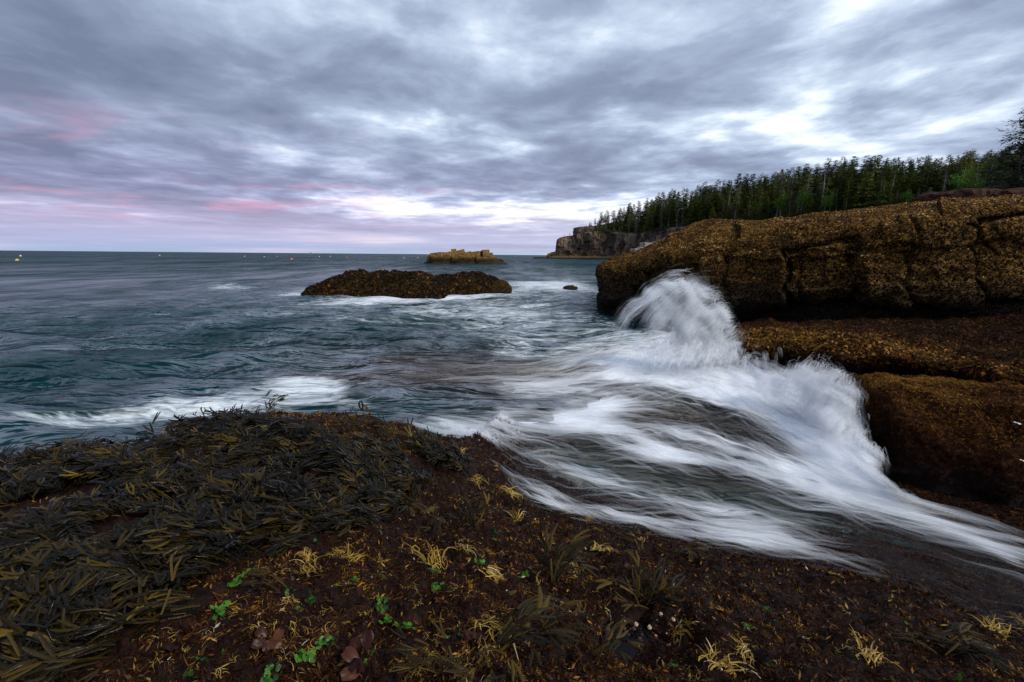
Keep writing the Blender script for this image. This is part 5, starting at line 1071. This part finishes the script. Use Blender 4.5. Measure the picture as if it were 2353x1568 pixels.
# separate clumps (px, py, dir deg in plan, spread, n, size, lift, label)
CLUMPS = [(1078, 1215, 80, 60, 14, .20, .9, "upright olive weed fan standing alone in the middle of the turf"), (985, 1205, -35, 30, 7, .19, .15, "flat olive weed spray pointing right, left of the upright fan"),
          (1270, 1345, 75, 70, 20, .26, .55, "large olive weed clump with long straps above the tide pool's left rim"), (1260, 1390, -100, 60, 12, .20, .3, "olive weed hanging below the large strap clump"), (1475, 1400, 90, 85, 24, .22, .75, "bushy olive weed clump rising over the tide pool"),
          (1140, 1495, 20, 60, 16, .26, .35, "wide olive weed fan at the bottom, left of the barnacle pool"), (1120, 1525, -80, 50, 10, .24, .2, "long olive straps reaching down to the bottom edge of the picture"), (1245, 1462, 10, 45, 11, .17, .4, "pale tipped weed clump between the wide fan and the tide pool"),
          (1468, 1272, 150, 60, 12, .20, .45, "yellow olive weed clump at the surf's edge, left of a pair"), (1560, 1282, -15, 60, 15, .22, .45, "spreading olive weed clump at the surf's edge, right of a pair"), (1372, 1525, 60, 80, 13, .16, .6, "small olive weed clump at the bottom beside the barnacles"), (1030, 1548, 170, 50, 11, .17, .35, "weed clump lowest in the picture near its middle"),
          (828, 985, 150, 60, 12, .22, .4, "olive weed tuft on the crest of the mossy ridge"), (910, 1025, -150, 60, 12, .20, .3, "olive weed hanging in the orange moss of the ridge"), (970, 1003, -95, 45, 12, .22, .2, "dark weed hanging at the ridge's right end over the foam"), (1065, 1065, -160, 70, 16, .22, .3, "olive weed clump on the low shoulder where the ridge meets the water"),
          (645, 1365, 175, 25, 6, .17, .15, "single olive forked strap lying on the turf right of the mat"), (2170, 1500, -20, 40, 16, .20, .15, "long yellow olive straps streaming in the bottom right corner"), (2060, 1480, -30, 40, 12, .17, .12, "thin olive straps lying left of the streaming ones at bottom right"), (618, 930, 100, 50, 12, .2, .5, "glossy olive weed tuft at the highest point of the ridge")]
for px, py, dg, sp, n, s, lf, lab in CLUMPS:
    P0 = shore_hit(px, py)[0]; nrm = shore_n(P0[:1], P0[1:2])[0]; e = empty("rockweed_clump", tuple(P0), lab, "seaweed", "olive weed clumps on the turf")
    for q in range(n):
        a_ = R(dg + rnd.uniform(-sp, sp)); d_ = np.array([math.cos(a_), math.sin(a_), 0]) + nrm * lf * rnd.uniform(.3, 1.5); d_ /= np.linalg.norm(d_); u_ = nrm + np.array([rnd.gauss(0, .4), rnd.gauss(0, .4), 0]); y_ = np.cross(u_, d_); y_ /= np.linalg.norm(y_)
        place_frond(e, np.array([rnd.gauss(0, .02), rnd.gauss(0, .02), .015 + .03 * rnd.random()]), np.stack([d_, y_, np.cross(d_, y_)], -1), s * rnd.uniform(.65, 1.15), 0)

# yellow tufts, green lettuce, red-brown sheets -----------------------
def strand_tuft(seed, n=36, fl=.8):
    g_ = np.random.default_rng(seed); parts = []
    for i in range(n):
        a = g_.uniform(-1.3, 1.3) * fl; el = g_.uniform(.05, .75); L = g_.uniform(.3, 1.0); w_ = g_.uniform(.016, .032); c = g_.normal(0, 1.5); p = np.array([g_.normal(-.2, .24), g_.normal(0, .22), 0]); rows = []
        for k in range(5):
            f = k / 4; rows += [p + np.array([-math.sin(a), math.cos(a), .2]) * w_ * (1.1 - .75 * f), p - np.array([-math.sin(a), math.cos(a), .2]) * w_ * (1.1 - .75 * f)]
            p = p + np.array([math.cos(a) * math.cos(el), math.sin(a) * math.cos(el), math.sin(el)]) * L / 4; a += c / 4; el -= g_.uniform(.1, .5)
        parts.append((np.array(rows), np.array([[2 * k, 2 * k + 1, 2 * k + 3, 2 * k + 2] for k in range(4)]), {'tint': np.full(10, g_.random())}))
    return merge(parts)
def ruffle_tuft(seed, n=6, sz=.5, flat=.5):
    g_ = np.random.default_rng(seed); parts = []; k = 5
    for i in range(n):
        u, v = np.meshgrid(np.linspace(0, 1, k), np.linspace(-.5, .5, k), indexing='ij'); w_ = .35 + .65 * np.sin(u * 2.4 + .2); a = g_.uniform(0, 6.28); ph = g_.uniform(0, 6.28)
        x = u * sz * 1.2; y = v * w_ * sz; z = u * flat * sz * g_.uniform(.2, 1.2) - u * u * .35 * sz + .16 * sz * np.sin(v * 9 + ph + u * 4) * u + .09 * g_.normal(0, 1, u.shape) * sz
        V = np.stack([x * math.cos(a) - y * math.sin(a), x * math.sin(a) + y * math.cos(a), z + .03], -1).reshape(-1, 3) + np.array([g_.normal(0, .16), g_.normal(0, .16), 0]); parts.append((V, grid_faces(k, k), {'tint': np.full(k * k, g_.random())}))
    return merge(parts)
def mk_variants(nm, gen, mat, n):
    L = []
    for s in range(n):
        V, F, A = gen(700 + s); me = mk_mesh(nm, V, F, True, A); me.materials.append(mat); L.append(me)
    return L
M_YEL = mat_tint("yellow_weed", [(0.0, (0.16, 0.085, 0.010)), (0.5, (0.42, 0.25, 0.030)), (0.85, (0.62, 0.42, 0.075)), (1.0, (0.72, 0.62, 0.36))], .4, .4, .3)
M_GRN = mat_tint("green_weed", [(0.0, (0.008, 0.040, 0.008)), (0.5, (0.028, 0.125, 0.010)), (1.0, (0.13, 0.30, 0.025))], .3, .4, .4)
M_DUL = mat_tint("red_sheet_weed", [(0.0, (0.018, 0.005, 0.004)), (0.6, (0.055, 0.016, 0.008)), (1.0, (0.13, 0.045, 0.020))], .35, .25, .25)
YV = mk_variants("yellow_weed", strand_tuft, M_YEL, 5); GV = mk_variants("sea_lettuce", lambda s: ruffle_tuft(s, 13, .30, 1.1), M_GRN, 5); DV = mk_variants("red_sheet", lambda s: ruffle_tuft(s, 6, .42, 1.0), M_DUL, 4)
def dot(nm, vs, px, py, s, lab, cat, grp, k):
    P0 = shore_hit(px, py)[0]; nrm = shore_n(P0[:1], P0[1:2])[0]; o = link(nm, vs[k % len(vs)], None, None, tuple(P0 + nrm * .012)); o.scale = (s, s, s * .8)
    q = Vector(nrm).to_track_quat('Z', 'Y'); o.rotation_euler = (q @ Matrix.Rotation(rnd.uniform(0, 6.28), 3, 'Z').to_quaternion()).to_euler(); tag(o, lab, cat, grp)
YEL = [(990, 1292, .17, "largest golden tuft, standing above a green one in the turf's centre"), (1385, 1268, .20, "broad golden tuft near the surf, right of the bare turf"), (1172, 1135, .17, "golden tuft at the upper corner of the turf where foam begins"), (1182, 1190, .13, "golden tuft right of the upright olive fan"), (1303, 1184, .11, "golden tuft in the foam margin, left of two"), (1353, 1196, .10, "golden tuft in the foam margin, right of two"),
       (1128, 1446, .17, "golden tuft on top of the wide olive fan at the bottom"), (1092, 1106, .14, "golden strands just below the olive shoulder clump"), (1053, 1042, .12, "golden strands on the low shoulder beside the ridge"), (1066, 1262, .10, "golden strands below the upright olive fan"), (808, 1283, .11, "golden tuft directly right of a smaller yellow sprig"), (772, 1275, .09, "small yellow sprig at the left of the golden tufts in mid turf"),
       (1374, 1222, .09, "thin yellow sprig between foam margin and broad golden tuft"), (1466, 1242, .10, "yellow strands above the pair of olive clumps at the surf"), (1128, 1322, .11, "yellow sprig right of the centre's green lettuce"), (1315, 1303, .08, "single yellow sprig over the long strap clump"), (978, 1182, .09, "thin yellow strands near the mat's lower right end"), (1910, 1323, .12, "knobbly yellow tuft beside white foam scraps at the run-off"),
       (1655, 1520, .12, "long yellow streamers at the bottom right of the barnacle pool"), (1706, 1493, .09, "yellow strands above the long streamers at the bottom"), (1995, 1506, .12, "yellow streamers midway along the bottom right"), (2255, 1491, .11, "yellow strands over the olive straps in the right corner"), (2290, 1452, .13, "yellow strands higher up in the right corner"), (1575, 1446, .11, "thin orange sprig right of the bushy pool clump"),
       (2346, 1436, .10, "orange tuft cut by the right edge of the picture"), (702, 1318, .13, "golden tuft right of the mat's lower tongue"), (706, 1278, .08, "tiny yellow sprig at the lower edge of the mat"), (616, 989, .12, "golden strands high on the rockweed mat"), (663, 1388, .06, "tiny bright yellow leaf left of the lowest greens"), (530, 1130, .10, "yellow tips in the middle of the rockweed mat")]
for k, (px, py, s, lab) in enumerate(YEL): dot("yellow_weed", YV, px, py, s, lab, "seaweed", "yellow weed tufts on the turf", k)
GRN = [(535, 1340, .10, "green lettuce tuft at the lower right of the mat, larger of two"), (572, 1326, .08, "green lettuce tuft right beside the larger mat one"), (505, 1410, .10, "green lettuce below the mat's lower right end"), (712, 1388, .07, "green lettuce right of the tiny yellow leaf"), (681, 1410, .06, "small green lettuce below the tiny yellow leaf"), (702, 1518, .11, "bright green lettuce sheet low in the left half"), (616, 1557, .09, "green lettuce cut near the bottom edge, left half"), (628, 1280, .06, "small green lettuce at the tip of the mat's lower edge"),
       (500, 1292, .06, "green fleck lettuce inside the mat's lower right"), (145, 1348, .07, "lone green lettuce far left inside the mat"), (737, 1484, .07, "dull green lettuce above the bright green sheet"), (996, 1318, .11, "bright green lettuce under the largest golden tuft"), (1103, 1298, .09, "bright green lettuce right of the largest golden tuft"), (872, 1334, .08, "green lettuce left of the largest golden tuft"), (1008, 1350, .09, "green lettuce below the one under the golden tuft"),
       (1212, 1328, .09, "green lettuce at the left foot of the long strap clump"), (870, 1402, .10, "green lettuce with a white speck, centre left"), (925, 1452, .10, "green lettuce fan below the white specked one"), (1126, 1133, .08, "green lettuce beside the topmost golden tuft"), (1137, 1246, .08, "dark green lettuce right of the upright olive fan"), (816, 1338, .06, "faint green lettuce left of the central greens"), (750, 1482, .06, "tiny green lettuce next to the dull one"), (883, 1432, .07, "green lettuce between the specked one and the fan"),
       (1763, 1405, .08, "green lettuce on dark turf right of the tide pool"), (1722, 1450, .09, "dark green lettuce below the one right of the pool"), (2232, 1427, .07, "small green lettuce in the far right turf"), (1540, 1300, .06, "green lettuce under the surf's right olive clump")]
for k, (px, py, s, lab) in enumerate(GRN): dot("sea_lettuce", GV, px, py, s * .58, lab, "seaweed", "green lettuce tufts on the turf", k)
DUL = [(1003, 1385, .10, "red brown sheet weed below the centre's green lettuce"), (832, 1530, .13, "large red brown sheet at the bottom left of centre"), (1449, 1312, .11, "dark red ruffled sheets under the surf's left olive clump"), (1086, 1470, .08, "red brown sheet left of the wide olive fan"), (990, 1111, .07, "red brown sheet right of the mat's upper end"), (402, 1468, .14, "broad brown sheets below the mat at bottom left"), (620, 1476, .10, "red brown sheet above the bright green lettuce sheet"), (60, 1460, .12, "dull red sheets in the mat's bottom left corner"), (300, 1000, .13, "dark wine red sheets on the ridge left of the crest")]
for k, (px, py, s, lab) in enumerate(DUL): dot("red_sheet", DV, px, py, s * .75, lab, "seaweed", "red brown sheet weeds", k)

# countless small sprigs and flecks between the larger tufts
def sprinkle(nm, lab, mat, vs, n, seed, s0, s1, thr, fq):
    P, nn, g_ = shore_pts(n * 9, seed); qx, qy = proj(P); ok = ~in_poly(qx, qy, MAT) & (fb2(P[:, 0] * fq, P[:, 1] * fq, seed, 3) > thr) & (np.exp(-(((qx - 1465) / 75) ** 2 + ((qy - 1440) / 62) ** 2) ** 2) < .3) & (np.linalg.norm(P - CP, axis=-1) > 1.25)
    P, nn = P[ok][:n], nn[ok][:n]; M = frames(unit(nn + g_.normal(0, .3, nn.shape)), unit(g_.normal(0, 1, nn.shape))); sc = g_.uniform(s0, s1, len(P)); parts = []
    for v, (V, F, A) in enumerate(vs):
        ii = np.arange(v, len(P), len(vs)); W, G_, _ = scatter(V, F, P[ii] + nn[ii] * .01, M[ii], sc[ii]); parts.append((W, G_, {'tint': np.clip(np.tile(A['tint'], len(ii)) * .7 + np.repeat(g_.uniform(-.1, .4, len(ii)), len(V)), 0, 1)}))
    V, F, A = merge(parts); tag(link(nm, mk_mesh(nm, V, F, True, A), mat), lab, kind='stuff')
sprinkle("golden_sprigs", "countless small golden sprigs scattered through the red turf", M_YEL, [strand_tuft(800 + q, 9, 1.5) for q in range(4)], 420, 801, .022, .065, .02, 2.6)
sprinkle("golden_sprigs", "countless thin orange sprigs scattered through the red turf", M_BITS, [strand_tuft(810 + q, 10, 2.5) for q in range(4)], 900, 811, .018, .05, -.1, 2.1)
sprinkle("green_flecks", "tiny green flecks scattered through the red turf", M_GRN, [ruffle_tuft(820 + q, 4, .4, 1.0) for q in range(3)], 90, 821, .018, .036, .0, 1.7)

# still dark water in the tide pool
tpc = shore_hit(1468, 1448)[0]; a_ = np.linspace(0, 2 * math.pi, 40, endpoint=False); rim = 1 + .12 * np.sin(3 * a_ + 1) + .08 * np.sin(5 * a_)
tz = float(shore_base(tpc[0], tpc[1])) - .115
Vp = np.concatenate([[[0, 0, 0]], np.stack([  .27 * rim * np.cos(a_), .22 * rim * np.sin(a_), 0 * a_], -1)]); Fp = np.array([[0, 1 + i, 1 + (i + 1) % 40] for i in range(40)])
m, t = new_mat("tide_pool_water"); gl = t.node('ShaderNodeBsdfGlossy'); gl.inputs['Roughness'].default_value = .05; tr = t.node('ShaderNodeBsdfTransparent'); tr.inputs[0].default_value = (.55, .45, .36, 1); fr = t.node('ShaderNodeFresnel'); fr.inputs['IOR'].default_value = 1.33
mx = t.node('ShaderNodeMixShader'); t.l.new(fr.outputs[0], mx.inputs[0]); t.l.new(tr.outputs[0], mx.inputs[1]); t.l.new(gl.outputs[0], mx.inputs[2]); t.out(mx.outputs[0])
tag(link("tide_pool", mk_mesh("tide_pool", Vp, Fp), m, None, (tpc[0], tpc[1], tz)), "small dark tide pool in the weedy rock", kind='structure')
# barnacles in the tide pool, shells, dark twigs -----------------------
V, F = lathe([(.5, 0), (.42, .25), (.26, .45), (.18, .44), (.10, .25)], 9); bme = mk_mesh("barnacle", V, F, True)
m, t = new_mat("barnacle_shell"); oi = t.node('ShaderNodeObjectInfo').outputs['Random']; t.out(t.bsdf(t.ramp(oi, [(0.0, (.45, .36, .27)), (.6, (.55, .40, .26)), (.85, (.42, .17, .06)), (1.0, (.7, .66, .6))]), .7, .3)); bme.materials.append(m)
for k in range(44):
    a = rnd.uniform(0, 6.28); r = rnd.random() ** .6; px, py = 1470 + 100 * r * math.cos(a), 1470 + 85 * r * math.sin(a); P0 = shore_hit(px, py)[0]; o = link("barnacle", bme, None, None, tuple(P0)); s = rnd.choice((.007, .010, .013, .024)); o.scale = (s, s, s); tag(o, "pale barnacle on the dark rock of the tide pool", "barnacle", "barnacles in the tide pool")
def shell(px, py, Y, s, lab):
    V, F, _ = ruffle_tuft(950, 2, .9, .5); o = link("shell", mk_mesh("shell", V, F), bpy.data.materials["white_float_paint"], None, tuple(at_y(px, py, Y))); o.scale = (s, s, s); tag(o, lab, "shell")
shell(2337, 972, 4.42, .028, "white shell fragment caught in moss at the right edge of the block")
shell(2349, 1058, 4.2, .02, "lower white shell fragment at the right edge of the mossy block")
m, t = new_mat("dark_wrack"); t.out(t.bsdf((.012, .008, .007), .5, .4)); M_WR = m
def twig(px, py, h, seed, lab):
    r_ = random.Random(seed); me = bpy.data.meshes.new("wrack_twig"); Vs, Es, Rs = [(0, 0, -.03)], [], [.006]
    def grow(i, d_, L, n, lev):
        p = Vector(Vs[i])
        for q in range(n):
            d_ = (d_ + Vector((r_.gauss(0, .3), r_.gauss(0, .2), r_.gauss(.03, .15)))).normalized(); p = p + d_ * L / n; Vs.append(tuple(p)); Rs.append(.0045 * (.8 ** lev)); Es.append((i, len(Vs) - 1)); i = len(Vs) - 1
            if lev < 2 and r_.random() < .7: grow(i, (d_ + Vector((r_.choice((-1, 1)) * .9, r_.gauss(0, .3), .1))).normalized(), L * .5, 2, lev + 1)
    for b in range(2): grow(0, Vector((r_.uniform(-.8, .8), 0, 1)).normalized(), h, 3, 0)
    me.from_pydata(Vs, Es, []); P0 = shore_hit(px, py + 6)[0]; o = link("wrack_twig", me, M_WR, None, tuple(P0)); o.modifiers.new("skin", 'SKIN')
    for i, r in enumerate(Rs): me.skin_vertices[0].data[i].radius = (r, r)
    me.skin_vertices[0].data[0].use_root = True; tag(o, lab, "seaweed")
for k, (px, py, h, lab) in enumerate(((40, 1026, .13, "black branching weed twig at the left end of the ridge, largest"), (12, 1040, .08, "small dark twig at the very left edge of the ridge"), (158, 1010, .08, "short dark twig second from the ridge's left end"), (276, 996, .07, "grey tangle of twigs on the ridge left of the crest"), (428, 972, .11, "forked black twig standing up before the foam"), (462, 966, .09, "black twig just right of the forked one"), (390, 980, .06, "tiny black twig left of the forked one"))):
    twig(px, py, h, 60 + k, lab)
